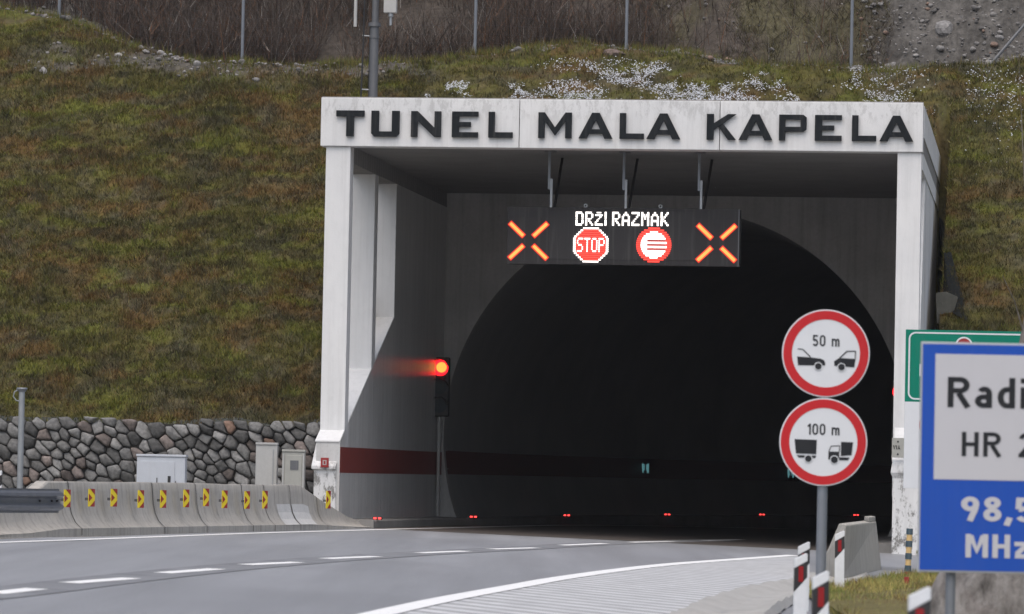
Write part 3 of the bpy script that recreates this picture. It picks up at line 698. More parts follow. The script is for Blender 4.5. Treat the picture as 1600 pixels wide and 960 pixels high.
# right side
sR0 = loc(1401.5, 300, 0)[0]; sR1 = loc(1443, 300, 0)[0]
MB().pbox(sR0, W - .02, 0, .40, .9, ZB - .002).build('pillar', M['white'], portal, bevel=.015)
for tt in (t2, t3, 8.8, 11.7):
    MB().pbox(sR0, W - .02, tt, tt + .42, .0, HB - .002).build('pillar', M['white'], portal, bevel=.015)
MB().pbox(sR0, W - .004, .403, 16.5, HB, ZB + .018).build('side_beam', M['white'], portal)
MB().prism([P(sR0 + .03, a, b) for a, b in ((-.48, -.5), (-.48, 1.3), (1.2, 4.4), (2.6, HB), (16.5, HB), (16.5, -.5))], PR * (W - .05 - sR0)).build('side_wall', M['white'], portal)
a0 = loc(1391.5, 800, -.5)[0]; b0 = loc(1436, 800, -.5)[0]
zq = loc(1400, 722, -.4)[1]
rg = [[P(a0 + .03, -.5, -.5), P(b0, -.5, -.5), P(b0, .5, -.5), P(a0 + .03, .5, -.5)], [P(a0 + .03, -.5, zq - .3), P(b0, -.5, zq - .3), P(b0, .5, zq - .3), P(a0 + .03, .5, zq - .3)],
      [P(a0 - .01, -.56, zq - .2), P(b0, -.56, zq - .2), P(b0, .5, zq - .2), P(a0 - .01, .5, zq - .2)], [P(a0 + .02, -.56, zq), P(b0, -.56, zq), P(b0, .5, zq), P(a0 + .02, .5, zq)],
      [P(sR0 - .02, -.1, zq + .12), P(sR1, -.1, zq + .12), P(sR1, .45, zq + .12), P(sR0 - .02, .45, zq + .12)]]
MB().loft(rg).build('plinth', M['white'], portal, bevel=.012)
vx, vz = loc(1403, 699, -.62); q = MB().pbox(vx - .11, vx + .2, -.64, -.59, vz - .19, vz + .17).build('maker_plate', M['cab3'], portal, bevel=.005)
for zz_ in (.1, -.13): MB().tube([P(vx + .0, -.645, vz + zz_), P(vx + .0, -.638, vz + zz_)], .018).build('bolt', M['black'], q)
textmb('VIAD', P(vx - .09, -.642, vz - .04), PR, ZV, .075, .003, .16, wx=1.1).build('plate_text', M['signblack'], q)
# back wall with the arched opening
n = 72; a0_ = math.asin((-.4 - zC) / RAD); arc = [(sC + RAD * math.cos(a), zC + RAD * math.sin(a)) for a in np.linspace(math.pi - a0_, a0_, n)]
mb = MB(); 
outer = []
for (s_, z_) in arc:
    dx, dz = s_ - sC, z_ - zC; k_ = min([(q) for q in ((sL1 - .03 - sC) / dx if dx < 0 else 1e9, (sR0 + .2 - sC) / dx if dx > 0 else 1e9, (ZB + .015 - zC) / dz if dz > 0 else 1e9) if q > 0])
    k_ = max(k_, 1.0005); outer.append((sC + dx * k_, zC + dz * k_))
# add exact corners by snapping the nearest outer points
for cs, cz in ((sL1 - .03, ZB + .015), (sR0 + .2, ZB + .015)):
    i = min(range(n), key=lambda j: (outer[j][0] - cs) ** 2 + (outer[j][1] - cz) ** 2); outer[i] = (cs, cz)
mb.loft([[P(a, TB - .3, b) for a, b in arc], [P(a, TB - .3, b) for a, b in outer]], False)
mb.loft([[P(a, TB - .3, b) for a, b in arc], [P(a, TB + .3, b) for a, b in arc]], False)
mb.build('arch_wall', M['backwall'], portal)
# the bored tube behind
rings = []
for i, (c_, h_) in enumerate(axis):
    rx = Vector((math.cos(h_), -math.sin(h_), 0)); rings.append([c_ + rx * (RAD * math.cos(a)) + ZV * (zC + RAD * math.sin(a)) for a in np.linspace(math.pi - a0_, a0_, 48)])
mb = MB(); mb.loft(rings, False); mb.poly(rings[-1]); mb.build('tunnel_tube', M['lining'], portal, smooth=60)
# walkway kerbs, chamber and tube
kl = [P(sL1 + .62, -.2, 0), P(sL1 + .66, 5, 0), P(sL1 + .74, 10, 0)] + [off(i, -RAD + 1.02) for i in range(0, 41, 2)]
kl = resample(kl, 80); rg = []; KL = []
for i, q in enumerate(kl):
    d = kl[min(i + 1, 79)] - kl[max(i - 1, 0)]; d.normalize(); nl = Vector((-d.y, d.x, 0)); b = Vector((q.x, q.y, gz(min(q.x, .3))))
    KL.append(b + ZV * .15); rg.append([b - ZV * .6, b + ZV * .13, b + nl * .02 + ZV * .15, b + nl * 1.3 + ZV * .17, b + nl * 1.3 - ZV * .2])
MB().loft(rg).build('walkway', M['kerb'], portal, smooth=40)
kr = resample([P(sR0 - .5, .2, 0), P(sR0 - .6, 8, 0)] + [off(i, RAD - 1.02) for i in range(0, 41, 2)], 60); rg = []
for i, q in enumerate(kr):
    d = kr[min(i + 1, 59)] - kr[max(i - 1, 0)]; d.normalize(); nl = Vector((d.y, -d.x, 0)); b = Vector((q.x, q.y, gz(q.x)))
    rg.append([b - ZV * .2, b + ZV * .13, b + nl * .02 + ZV * .15, b + nl * 1.0 + ZV * .17, b + nl * 1.0 - ZV * .2])
MB().loft(rg).build('walkway', M['kerb'], portal, smooth=40)
# letters: convex pieces in a unit box
def glyph(ch):
    v, h_ = .27, .23
    if ch == 'T': return [[(0, 1), (1, 1), (1, 1 - h_), (0, 1 - h_)], [(.5 - v / 2, 1 - h_), (.5 + v / 2, 1 - h_), (.5 + v / 2, 0), (.5 - v / 2, 0)]]
    if ch == 'U': return [[(0, 1), (v, 1), (v, .2), (0, .12)], [(1 - v, 1), (1, 1), (1, .12), (1 - v, .2)], [(0, .12), (v, .2), (1 - v, .2), (1, .12), (.9, 0), (.1, 0)]]
    if ch == 'N': return [[(0, 0), (0, 1), (.22, 1), (.22, 0)], [(.78, 0), (.78, 1), (1, 1), (1, 0)], [(.22, 1), (.22, .62), (.78, 0), (.78, .36)]]
    if ch == 'E': return [[(0, 0), (0, 1), (v, 1), (v, 0)], [(v, 1), (1, 1), (1, .81), (v, .81)], [(v, .595), (.72, .595), (.72, .41), (v, .41)], [(v, .2), (1, .2), (1, 0), (v, 0)]]
    if ch == 'L': return [[(0, 0), (0, 1), (.26, 1), (.26, 0)], [(.26, .21), (1, .21), (1, 0), (.26, 0)]]
    if ch == 'M': return [[(0, 0), (0, 1), (.19, 1), (.19, 0)], [(.81, 0), (.81, 1), (1, 1), (1, 0)], [(.19, 1), (.19, .66), (.5, .10), (.5, .42)], [(.81, 1), (.81, .66), (.5, .10), (.5, .42)]]
    if ch == 'A': return [[(0, 0), (.24, 0), (.5, .72), (.5, 1), (.39, 1)], [(1, 0), (.76, 0), (.5, .72), (.5, 1), (.61, 1)], [(.305, .18), (.695, .18), (.63, .36), (.37, .36)]]
    if ch == 'K': return [[(0, 0), (0, 1), (.24, 1), (.24, 0)], [(.24, .38), (.24, .64), (.72, 1), (1, 1)], [(.40, .5), (.56, .62), (1, 0), (.72, 0)]]
    if ch == 'P': return [[(0, 0), (0, 1), (.23, 1), (.23, 0)], [(.23, 1), (.88, 1), (1, .9), (.78, .81), (.23, .81)], [(.78, .81), (1, .9), (1, .44), (.78, .53)], [(.23, .53), (.78, .53), (1, .44), (.88, .34), (.23, .34)]]
WORD = [('T', 525, 569), ('U', 580, 624), ('N', 642, 689), ('E', 706, 747), ('L', 763, 801), ('M', 841, 893), ('A', 904, 957), ('L', 968, 1006), ('A', 1010, 1063), ('K', 1104, 1150), ('A', 1154, 1207), ('P', 1217, 1260), ('E', 1273, 1315), ('L', 1331, 1369), ('A', 1374, 1427)]
for ch, xa, xb in WORD:
    yb = 213 + (xa - 525) * 8.2 / 850; yt = yb - 40.2
    sa, z0 = loc(xa, yb, -.1); sb_, _z = loc(xb, yb, -.1); z1 = loc(xa, yt, -.1)[1]
    mb = MB()
    for poly in glyph(ch): mb.prism([P(sa + (sb_ - sa) * x, -.135, z0 + (z1 - z0) * y) for x, y in poly], PD * .055)
    mb.build('letter', M['letter'], portal)

# ================================================================== OVERHEAD SIGN
TS = 1.1
sg = thing('lane_control_sign', 'long black overhead message sign with orange crosses hung under the portal ceiling', 'message sign', P(*[loc(973, 413, TS)[0], TS, loc(973, 413, TS)[1]]), -YAW)
s0, zlo = loc(791.5, 410, TS); s1, _ = loc(1155, 415, TS); zhi = loc(973, 325, TS)[1]; zlo = loc(973, 414.5, TS)[1]
MB().pbox(s0, s1, TS, TS + .35, zlo, zhi).build('housing', M['housing'], sg, bevel=.01)
MB().pbox(s1 - .03, s1 - .012, TS - .012, TS - .002, zlo, zhi).build('edge_trim', M['mast'], sg)
sm0, sm1 = loc(858, 370, TS)[0], loc(1087, 370, TS)[0]
MB().pbox(sm0, sm1, TS - .010, TS - .002, zlo + .10, zhi - .06).build('led_panel', M['panelface'], sg, bevel=.002)
def zpx(px, py): return loc(px, py, TS - .02)
for cx, cy in ((825.5, 376.5), (1119.5, 380)):
    cs, cz = zpx(cx, cy); x0_ = MB().pbox(cs - .40, cs + .40, TS - .011, TS - .002, cz - .44, cz + .45).build('lane_signal', M['housing'], sg, bevel=.003)
    for sx in (-1, 1):
        for sz in (-1, 1):
            for wd_, nm, mt, off_, e in ((.105, 'light_bar_halo', M['cross_halo'], -.016, .02), (.060, 'light_bar', M['cross_led'], -.021, 0)):  # wider red bars behind imitate the glow spreading from the cross
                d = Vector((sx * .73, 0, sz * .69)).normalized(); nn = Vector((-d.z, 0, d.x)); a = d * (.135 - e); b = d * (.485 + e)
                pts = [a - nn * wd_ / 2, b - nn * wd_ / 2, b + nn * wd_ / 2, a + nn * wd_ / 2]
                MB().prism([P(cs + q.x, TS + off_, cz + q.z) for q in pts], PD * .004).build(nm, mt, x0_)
F5 = {'D': ['1111.', '1...1', '1...1', '1...1', '1...1', '1...1', '1111.'], 'R': ['1111.', '1...1', '1...1', '1111.', '1.1..', '1..1.', '1...1'], 'Z': ['11111', '....1', '...1.', '..1..', '.1...', '1....', '11111'],
      'I': ['1', '1', '1', '1', '1', '1', '1'], 'A': ['..1..', '.1.1.', '1...1', '1...1', '11111', '1...1', '1...1'], 'M': ['1...1', '11.11', '1.1.1', '1.1.1', '1...1', '1...1', '1...1'], 'K': ['1...1', '1..1.', '1.1..', '11...', '1.1..', '1..1.', '1...1'],
      'S': ['.1111', '1....', '1....', '.111.', '....1', '....1', '1111.'], 'T': ['11111', '..1..', '..1..', '..1..', '..1..', '..1..', '..1..'], 'O': ['.111.', '1...1', '1...1', '1...1', '1...1', '1...1', '.111.'], 'P': ['1111.', '1...1', '1...1', '1111.', '1....', '1....', '1....']}
def ledrow(mb, s_a, s_b, zc, hh, dt=-.016): mb.pbox(s_a, s_b, TS + dt, TS + dt + .004, zc - hh, zc + hh)
sa, zb_ = zpx(899.5, 352.5); sb_, zb2 = zpx(1044, 353.5); zt_ = zpx(899, 331)[1]
txt = 'DRZI RAZMAK'; wid = sum(len(F5[c][0]) + 1.5 if c != ' ' else 2.6 for c in txt) - 1.5; u = (sb_ - sa) / wid; hu = (zt_ - zb_) / 7; cx = sa
for i, ch in enumerate(txt):
    if ch == ' ': cx += u * 2.6; continue
    mb = MB()
    for r_, row in enumerate(F5[ch]):
        zc = zb_ + (6.5 - r_) * hu - i * (zb_ - zb2) / 11
        if i == 2 and r_ < 2:
            if r_ == 0: ledrow(mb, cx + u * 1.0, cx + u * 4.0, zc + .1 * hu, hu * .28)
            else: ledrow(mb, cx, cx + 5 * u, zc - hu * .2, hu * .36)
            continue
        for m_ in re.finditer('1+', row): ledrow(mb, cx + (m_.start() - .12) * u, cx + (m_.end() + .12) * u, zc, hu * (.49 if r_ != 3 else .22))
    mb.build('message_letter', M['white_led'], sg)
    cx += u * (len(F5[ch][0]) + 1.5)
# octagonal stop symbol: horizontal diode rows
cs, cz = zpx(923, 383); Ro = .335; nrow = 17
mr, mw = MB(), MB()
st = {}
for k_, ch in enumerate('STOP'):
    for r_ in range(7):
        for c_ in range(5):
            if F5[ch][r_][c_] == '1': st.setdefault(r_, []).append(-.262 + (k_ * 6 + c_) * .0228)
for i in range(nrow):
    y = (i + .5) / nrow * 2 - 1; hw = Ro * min(1, 1.414 - abs(y)) * 1.0; zc = cz + y * Ro; hh = Ro / nrow * .74
    if abs(y) > .88: ledrow(mw, cs - hw * .95, cs + hw * .95, zc, hh); continue
    ledrow(mr, cs - hw + .05, cs + hw - .05, zc, hh)
    ledrow(mw, cs - hw, cs - hw + .046, zc, hh, -.017); ledrow(mw, cs + hw - .046, cs + hw, zc, hh, -.017)
    r_ = 3 - round((y * 1.0) / (2 / nrow))
    if 0 <= r_ < 7:
        for x in st.get(r_, []): ledrow(mw, cs + x, cs + x + .0226, zc, hh * .95, -.019)
so = mr.build('stop_symbol', M['red_led'], sg); mw.build('stop_outline', M['white_led'], so)
cs, cz = zpx(1021.5, 383); mr, mw = MB(), MB(); nrow = 17
for i in range(nrow):
    y = (i + .5) / nrow * 2 - 1; hw = Ro * math.sqrt(max(0, 1 - y * y)); zc = cz + y * Ro; hh = Ro / nrow * .76
    ledrow(mr, cs - hw, cs + hw, zc, hh)
    ri = Ro * .74
    if abs(y) < .74:
        hi = math.sqrt(max(0, ri * ri - (y * Ro) ** 2))
        if i in (6, 8, 10): ledrow(mw, cs - hi, cs - .13, zc, hh * 1.25, -.019)
        else: ledrow(mw, cs - hi, cs + hi, zc, hh * 1.25, -.019)
mk2 = MB()
for i in (6, 8, 10):
    y = (i + .5) / nrow * 2 - 1; ledrow(mk2, cs - .128, cs + Ro * .64, cz + y * Ro, Ro / nrow * .45, -.0225)
so = mr.build('distance_symbol', M['red_led'], sg); mw.build('symbol_field', M['white_led'], so); mk2.build('symbol_bar', M['black'], so)
for px, pb in ((859, 875), (975.5, 993), (1093, 1110)):
    sa, _ = loc(px, 250, TS - .2); sb_, _ = loc(px + 3.6, 310, TS + .05)
    hg = MB().pbox(sa - .022, sa + .022, .85, .91, zhi + .32, ZB + .018).build('hanger', M['darkgalv'], sg)
    MB().pbox(sa + .024, sa + .066, .86, .92, zhi - .02, zhi + .52).build('hanger_sleeve', M['galv'], hg)
    MB().pbox(sa - .09, sa + .12, .80, .99, ZB + .002, ZB + .019).build('anchor_plate', M['mast'], hg)
    sc2, _ = loc(pb, 255, 2.2)
    MB().tube([P(sc2, 2.6, ZB + .015), P(sb_, TS + .36, zhi - .1)], .026, 8).build('brace', M['housing'], sg)
for px in (915, 1032):
    sa, za = loc(px, 321.5, TS)
    MB().ring(P(sa, TS + .03, zhi + .035), PR, ZV, .022, .037, .018, 20).build('lifting_eye', M['galv'], sg)

# ================================================================== TRAFFIC LIGHTS
def signal(px, py, t, label, mir=1):
    s_, z_ = loc(px, py, t); base = P(s_, t, gz(P(s_, t, 0).x) + .16)
    q = thing('traffic_light', label, 'traffic light', base, -YAW, None)
    MB().tube([P(s_ - .02, t + .12, base.z), P(s_ - .02, t + .12, z_ - .95)], .036, 12).build('pole', M['cab2'], q, smooth=40)
    MB().pbox(s_ - .19, s_ + .19, t, t + .24, z_ - 1.05, z_ + .23).build('housing', M['black'], q, bevel=.03)
    for k_, zz in enumerate((0, -.42, -.82)):
        c = P(s_, t - .03, z_ + zz)
        if k_ == 0:
            l_ = MB().disc(c + PD * .02, PR, ZV, .172, .015, 32).build('red_lens', M['lamp_rim'], q)
            MB().disc(c + PD * .004 + PR * .03 + ZV * .01, PR, ZV, .112, .012, 32).build('lens_core', M['lamp_core'], l_)
        else: MB().disc(c + PD * .02, PR, ZV, .15, .02, 32).build('lens', M['lens_off'], q)
        rg = []
        for d_ in (0, -.20):
            rg.append([c + PD * d_ + (PR * math.cos(a) + ZV * math.sin(a)) * .185 for a in np.linspace(R_(15), R_(165), 20)])
        rg2 = [[p_ + (p_ - c).normalized() * .008 for p_ in r_] for r_ in rg]
        MB().loft([rg[0], rg[1], rg2[1], rg2[0], rg[0]], False).build('visor', M['black'], q)
    return q
signal(688, 575, 12.0, 'black traffic light showing red on a pole against the left wall of the portal')
signal(1407.5, 613, 12.3, 'traffic light showing red, almost hidden behind the right portal pillar')

# LED studs along the walkway kerb
def kerb_at(px):
    best = None
    for a, b in zip(KL, KL[1:]):
        for k_ in np.linspace(0, 1, 40):
            q = a + (b - a) * k_; d = q - CAM; x = 800 + FPX * d.dot(_R) / d.dot(_f)
            if best is None or abs(x - px) < best[0]: best = (abs(x - px), q)
    return best[1]
LB = ['at the tip of the long concrete barrier', 'just right of the lit traffic light\'s pole', 'second right of the lit traffic light\'s pole', 'below the lone teal exit sign', 'just left of the round signs\' pole', 'just above the grey concrete block']
for px, lb in zip((590, 740, 886, 1043, 1191, 1338), LB):
    b = kerb_at(px); q = thing('kerb_light', 'small red light on the tunnel kerb ' + lb, 'kerb light', b, 0, 'red lights along the tunnel kerb')
    MB().obox(b + ZV * .03, PR * .085, PD * .05, ZV * .026).build('housing', M['black'], q, bevel=.01)
    for k_ in (-.045, .045): MB().obox(b + PR * k_ - PD * .054 + ZV * .033, PR * .027, PD * .004, ZV * .016).build('led', M['stud_led'], q)
# emergency exit signs on the left tunnel wall
def wall_at(px, zz):
    best = None; o_ = math.sqrt(max(.1, RAD ** 2 - (zz - zC) ** 2)) - .06
    for i in range(40):
        for k_ in np.linspace(0, 1, 20):
            q = off(i, -o_) * (1 - k_) + off(i + 1, -o_) * k_; q.z = zz; d = q - CAM; x = 800 + FPX * d.dot(_R) / d.dot(_f)
            if best is None or abs(x - px) < best[0]: best = (abs(x - px), q)
    return best[1]
for px, py, lb in ((1009, 732, 'small dim teal exit sign alone near the centre of the dark tunnel'), (1236, 740, 'small dim teal exit sign peeking out behind the lower round sign')):
    q0 = wall_at(px, 1.3); dd = (q0 - CAM).length; zz = at(px, py, q0.y).z; q0.z = zz
    q = thing('exit_sign', lb, 'exit sign', q0, 0, 'exit signs inside the tunnel')
    MB().obox(q0, PR * .11, PD * .03, ZV * .15).build('sign_box', M['housing'], q, bevel=.008)
    for k_ in (-1, 1):
        MB().obox(q0 - PD * .034 + PR * k_ * .068, PR * .022, PD * .003, ZV * .12).build('figure', M['exit'], q)
        MB().obox(q0 - PD * .034 + PR * k_ * .028 + ZV * .02, PR * .009, PD * .003, ZV * .08).build('figure', M['exit'], q)

# ================================================================== STONE WALL
def voronoi(s0, s1, z0, z1, step):
    q = np.random.default_rng(5); pts = []
    ca, sa = math.cos(R_(-38)), math.sin(R_(-38))
    fw = lambda x, y: ((x * ca + y * sa) / 1.28, (-x * sa + y * ca) * 1.15)
    inv = lambda a, b: (a * 1.28 * ca - b / 1.15 * sa, a * 1.28 * sa + b / 1.15 * ca)
    for _ in range(45000):
        x, y = q.uniform(s0 - .2, s1 + .2), q.uniform(z0 - .2, z1 + .2); a = fw(x, y); r = step * (.80 + .55 * vnoise(x * 2.3, y * 2.3, 4))
        if all((a[0] - b[0]) ** 2 + (a[1] - b[1]) ** 2 > r * r for b in pts): pts.append(a)
    P_ = np.array(pts); cells = []
    for i, c in enumerate(P_):
        d = ((P_ - c) ** 2).sum(1); nb_ = np.argsort(d)[1:22]; poly = [c + np.array(k_) for k_ in ((-2, -2), (2, -2), (2, 2), (-2, 2))]
        for j in nb_:
            mid = (c + P_[j]) / 2; nn = P_[j] - c; out = []
            for k_ in range(len(poly)):
                a, b = poly[k_], poly[(k_ + 1) % len(poly)]; da, db = (a - mid) @ nn, (b - mid) @ nn
                if da <= 0: out.append(a)
                if da * db < 0: out.append(a + (b - a) * da / (da - db))
            poly = out
            if not poly: break
        if len(poly) < 3: continue
        poly = [np.array(inv(*p_)) for p_ in poly]; cells.append((np.array(inv(*c)), poly))
    return cells
zw1 = 2.10
wall = thing('stone_wall', 'retaining wall of rough grey fieldstones at the foot of the grass slope', 'stone wall', P(-6, 1.0, 0), -YAW)
MB().pbox(-14, sL0 - .03, .98, 1.28, -.6, zw1 - .09).build('mortar_core', M['mortar'], wall)
V, F, C = [], [], []
for cen, poly in voronoi(-12.6, sL0 - .02, -.35, zw1, .165):
    pl = [np.clip(p_, [-99, -9], [sL0 - .03, zw1 + .04 * random.random()]) for p_ in poly]; c = sum(pl) / len(pl)
    if cen[1] > zw1 + .02: continue
    pl = [c + (p_ - c) * max(.5, 1 - .010 / max(.05, np.linalg.norm(p_ - c))) for p_ in pl]
    for _ in range(2):
        pl = [x for a, b in zip(pl, pl[1:] + pl[:1]) for x in (a * .86 + b * .14, a * .14 + b * .86)]
    n_ = len(pl); b0_ = len(V); dep = random.uniform(.06, .15); tilt = (random.uniform(-.4, .4), random.uniform(-.4, .4))
    for f_, dd in ((1.0, 0), (.985, .35), (.90, .72), (.68, .93), (.36, 1.0)):
        for p_ in pl:
            e = (p_ - c) * f_; jt = (1 + .10 * (vnoise(p_[0] * 14, p_[1] * 14, 6) - .5)); V.append(P(c[0] + e[0] * jt, .985 - dd * dep - (e[0] * tilt[0] + e[1] * tilt[1]) * (dd > 0) + .02 * (vnoise((c[0] + e[0]) * 16, (c[1] + e[1]) * 16, 8) - .5), c[1] + e[1] * jt))
    V.append(P(c[0], .985 - dep * 1.02, c[1]))
    for r_ in range(4):
        for k_ in range(n_): F.append((b0_ + r_ * n_ + k_, b0_ + r_ * n_ + (k_ + 1) % n_, b0_ + (r_ + 1) * n_ + (k_ + 1) % n_, b0_ + (r_ + 1) * n_ + k_))
    for k_ in range(n_): F.append((b0_ + 4 * n_ + k_, b0_ + 4 * n_ + (k_ + 1) % n_, b0_ + 5 * n_))
    g = random.uniform(.07, .25); rr = random.random()
    cc = (g * 1.0, g * .99, g * .97) if rr < .84 else ((.19, .125, .095) if rr < .87 else (g * 1.1, g * .93, g * .86)); C += [cc] * (5 * n_ + 1)
mb = MB(); mb.v = V; mb.f = F; mb.build('stone', M['stone'], wall, smooth=50, cols=np.array(C))

# ================================================================== LEFT BARRIER
bar_px = [(-70, 840, .22), (0, 840, .27), (45, 839, .36), (66, 838.5, .5), (97, 837.5, .735), (150, 836.3, .745), (220, 834.8, .75), (300, 833, .755), (380, 831.2, .76), (450, 829.5, .765), (487, 828.5, .77), (520, 827.5, .52), (560, 826, .22), (590, 824.6, .05)]
B0 = [ground(a, b) for a, b, _ in bar_px]; Hb = [c for _, _, c in bar_px]
prof = [(-.02, -.1), (0, 0), (0, .13), (.03, .155), (.10, .25), (.155, .40), (.185, .58), (.20, .80), (.215, .97), (.235, 1.0), (.38, 1.0), (.42, .95), (.55, -.1)]
def bar_pt(i_f):
    i = min(int(i_f), len(B0) - 2); f = i_f - i; return B0[i].lerp(B0[i + 1], f), Hb[i] * (1 - f) + Hb[i + 1] * f, (B0[i + 1] - B0[i])
rg = []; stations = np.linspace(0, len(B0) - 1, 92)
for q in stations:
    b, h_, d = bar_pt(q); d.z = 0; d.normalize(); nl = Vector((-d.y, d.x, 0)); jit = (vnoise(q * 3, 1.0, 44) - .5) * .012
    rg.append([b + nl * (a + jit) + ZV * (z_ * h_ + (jit if z_ > .9 else 0)) for a, z_ in prof])
bar = thing('concrete_barrier', 'low curved grey concrete barrier along the left road edge with yellow red chevrons', 'concrete barrier', bar_pt(6)[0], 0)
MB().loft(rg).build('barrier_body', M['barrier'], bar, smooth=35)
def bar_index(px):
    best = None
    for q in np.linspace(0, len(B0) - 1, 1500):
        b, h_, d_ = bar_pt(q); d = b + ZV * h_ * .7 - CAM; x = 800 + FPX * d.dot(_R) / d.dot(_f)
        if best is None or abs(x - px) < best[0]: best = (abs(x - px), q)
    return best[1]
def bar_strip(q0, q1, k0, k1, lift, name, mat):
    rgs = []
    for q in np.linspace(q0, q1, 4):
        b, h_, d = bar_pt(q); d.z = 0; d.normalize(); nl = Vector((-d.y, d.x, 0)); rgs.append([b + nl * (a - lift) + ZV * (z_ * h_) for a, z_ in prof[k0:k1]])
    return MB().loft(rgs, False).build(name, mat, bar)
for px in (128, 258, 325, 396, 430, 470, 512):
    q = bar_index(px); L_seg = bar_pt(q)[2].length; bar_strip(q, q + .028 / L_seg, 1, 10, .009, 'joint', M['crack'])
q1, q2, q3 = bar_index(448), bar_index(470), bar_index(497)
bar_strip(q1, q2 - .03, 2, 7, .011, 'repair_patch', M['barrier_light']); bar_strip(q2 + .03, q3, 2, 7, .011, 'repair_patch', M['barrier_light'])
CH = [(105, 779), (143, 778), (178, 778), (220, 780), (255, 780), (291, 779), (322, 777.5), (351, 780.5), (386, 781.5), (414, 781), (513, 781)]
for px, py in CH:
    q = bar_index(px); b, h_, d = bar_pt(q); d.z = 0; d.normalize(); nl = Vector((-d.y, d.x, 0))
    c = at(px, py, (b + nl * .10).y); a = R_(-21); X = Vector((d.x * math.cos(a) - d.y * math.sin(a), d.x * math.sin(a) + d.y * math.cos(a), 0)); N_ = Vector((X.y, -X.x, 0))
    w_, hh = .072, .120 * (b.y / 62) * 1.06
    pl = MB().obox(c, X * w_, N_ * .006, ZV * hh).build('chevron_marker', M['yellow'], bar)
    def cp(x, y): return c + X * w_ * x + ZV * hh * y + N_ * .0065
    for poly in ([(-1, .45), (-1, -.45), (.15, 0)], [(-.6, 1), (.95, 1), (.95, .32)], [(-.6, -1), (.95, -.32), (.95, -1)]):
        MB().prism([cp(*p_) for p_ in poly], N_ * .002).build('chevron', M['red2'], pl)
    MB().obox(c - N_ * .05 - ZV * .02, X * .02, N_ * .05, ZV * .02).build('bracket', M['mast'], pl)

# guardrail at the left edge
gr = thing('guardrail', 'dark steel crash rail ending in front of the barrier at the left edge', 'guardrail', at(40, 835, 55), 0)
prw = [(0, -.155), (.0, -.13), (.06, -.10), (.075, -.065), (.02, -.03), (.015, 0), (.02, .03), (.075, .065), (.06, .10), (0, .13), (0, .155)]
e0, e1 = at(-160, 781, 51), at(91, 783, 55.5); d = (e1 - e0).normalized(); nr = Vector((d.y, -d.x, 0)).normalized(); rg = []
for k_ in np.linspace(0, 1, 8):
    c = e0.lerp(e1, k_); rg.append([c + nr * (a + .01) + ZV * b for a, b in prw] + [c + nr * a + ZV * b for a, b in prw[::-1]])
MB().loft(rg).build('rail_beam', M['rail'], gr, smooth=25)
for k_ in (.1, .3):
    c = e0.lerp(e1, k_) - nr * .1; MB().obox(Vector((c.x, c.y, (c.z + .1 + gz(c.x)) / 2)), d * .03, nr * .06, ZV * (c.z + .1 - gz(c.x)) / 2).build('rail_post', M['rail'], gr)
for k_ in (.86, .94, .975): MB().tube([e0.lerp(e1, k_) + nr * .012, e0.lerp(e1, k_) + nr * .05], .014, 8).build('bolt', M['black'], gr)

# cabinets between the barrier and the wall
def cabinet(px0, px1, py0, Y, mat, label, dep=.45, lid=True, door='handle'):
    a, b = at(px0, py0, Y), at(px1, py0, Y); c = (a + b) / 2; hw = (b.x - a.x) / 2; z0 = gz(c.x); zt = c.z
    q = thing('utility_cabinet', label, 'cabinet', (c.x, Y, z0), 0)
    MB().obox((c.x, Y + dep / 2, (z0 + .1 + zt - .04) / 2), (hw * .97, 0, 0), (0, dep / 2, 0), (0, 0, (zt - .04 - z0 - .1) / 2)).build('cabinet_body', mat, q, bevel=.012)
    MB().obox((c.x, Y + dep / 2, z0 + .049), (hw * .94, 0, 0), (0, dep / 2 - .02, 0), (0, 0, .05)).build('plinth', M['kerb'], q)
    MB().obox((c.x, Y + dep / 2, zt - .018), (hw, 0, 0), (0, dep / 2 + .02, 0), (0, 0, .02)).build('lid', mat, q, bevel=.008)
    return q, c, hw, z0, zt
q, c, hw, z0, zt = cabinet(213, 291, 710.5, 76, M['cab'], 'wide pale blue grey utility cabinet behind the chevron barrier')
MB().obox((c.x - hw * .15, 75.993, (z0 + zt) / 2), (hw * .70, 0, 0), (0, .006, 0), (0, 0, (zt - z0) / 2 - .12)).build('door', M['cab'], q, bevel=.004)
MB().obox((c.x - hw * .15, 75.985, z0 + .72), (.008, 0, 0), (0, .006, 0), (0, 0, .05)).build('lock', M['black'], q)
MB().obox((c.x + hw * .34, 75.985, z0 + .72), (.026, 0, 0), (0, .012, 0), (0, 0, .085)).build('handle', M['black'], q, bevel=.006)
MB().obox((c.x + hw * .6, 75.985, z0 + .68), (.006, 0, 0), (0, .006, 0), (0, 0, .04)).build('lock', M['black'], q)
q, c, hw, z0, zt = cabinet(399.5, 434, 692, 78.5, M['cab2'], 'tall plain white cabinet, left one of the pair beside the pillar', dep=.35)
MB().obox((c.x + hw * .62, 78.494, (z0 + zt) / 2), (.006, 0, 0), (0, .004, 0), (0, 0, (zt - z0) / 2 - .12)).build('door_seam', M['galv'], q)
q, c, hw, z0, zt = cabinet(440.5, 477, 703, 78.2, M['cab3'], 'beige cabinet with a framed door and small label, next to the pillar plinth', dep=.35)
MB().obox((c.x, 78.194, (z0 + zt) / 2), (hw * .72, 0, 0), (0, .006, 0), (0, 0, (zt - z0) / 2 - .1)).build('door', M['cab3'], q, bevel=.006)
MB().obox((c.x + .02, 78.184, zt - .28), (.075, 0, 0), (0, .004, 0), (0, 0, .085)).build('door_label', M['mast'], q)
for k_ in (-1, 1): MB().obox((c.x + k_ * hw * .86, 78.19, (z0 + zt) / 2), (.012, 0, 0), (0, .008, 0), (0, 0, (zt - z0) / 2 - .08)).build('door_frame', M['cab2'], q)
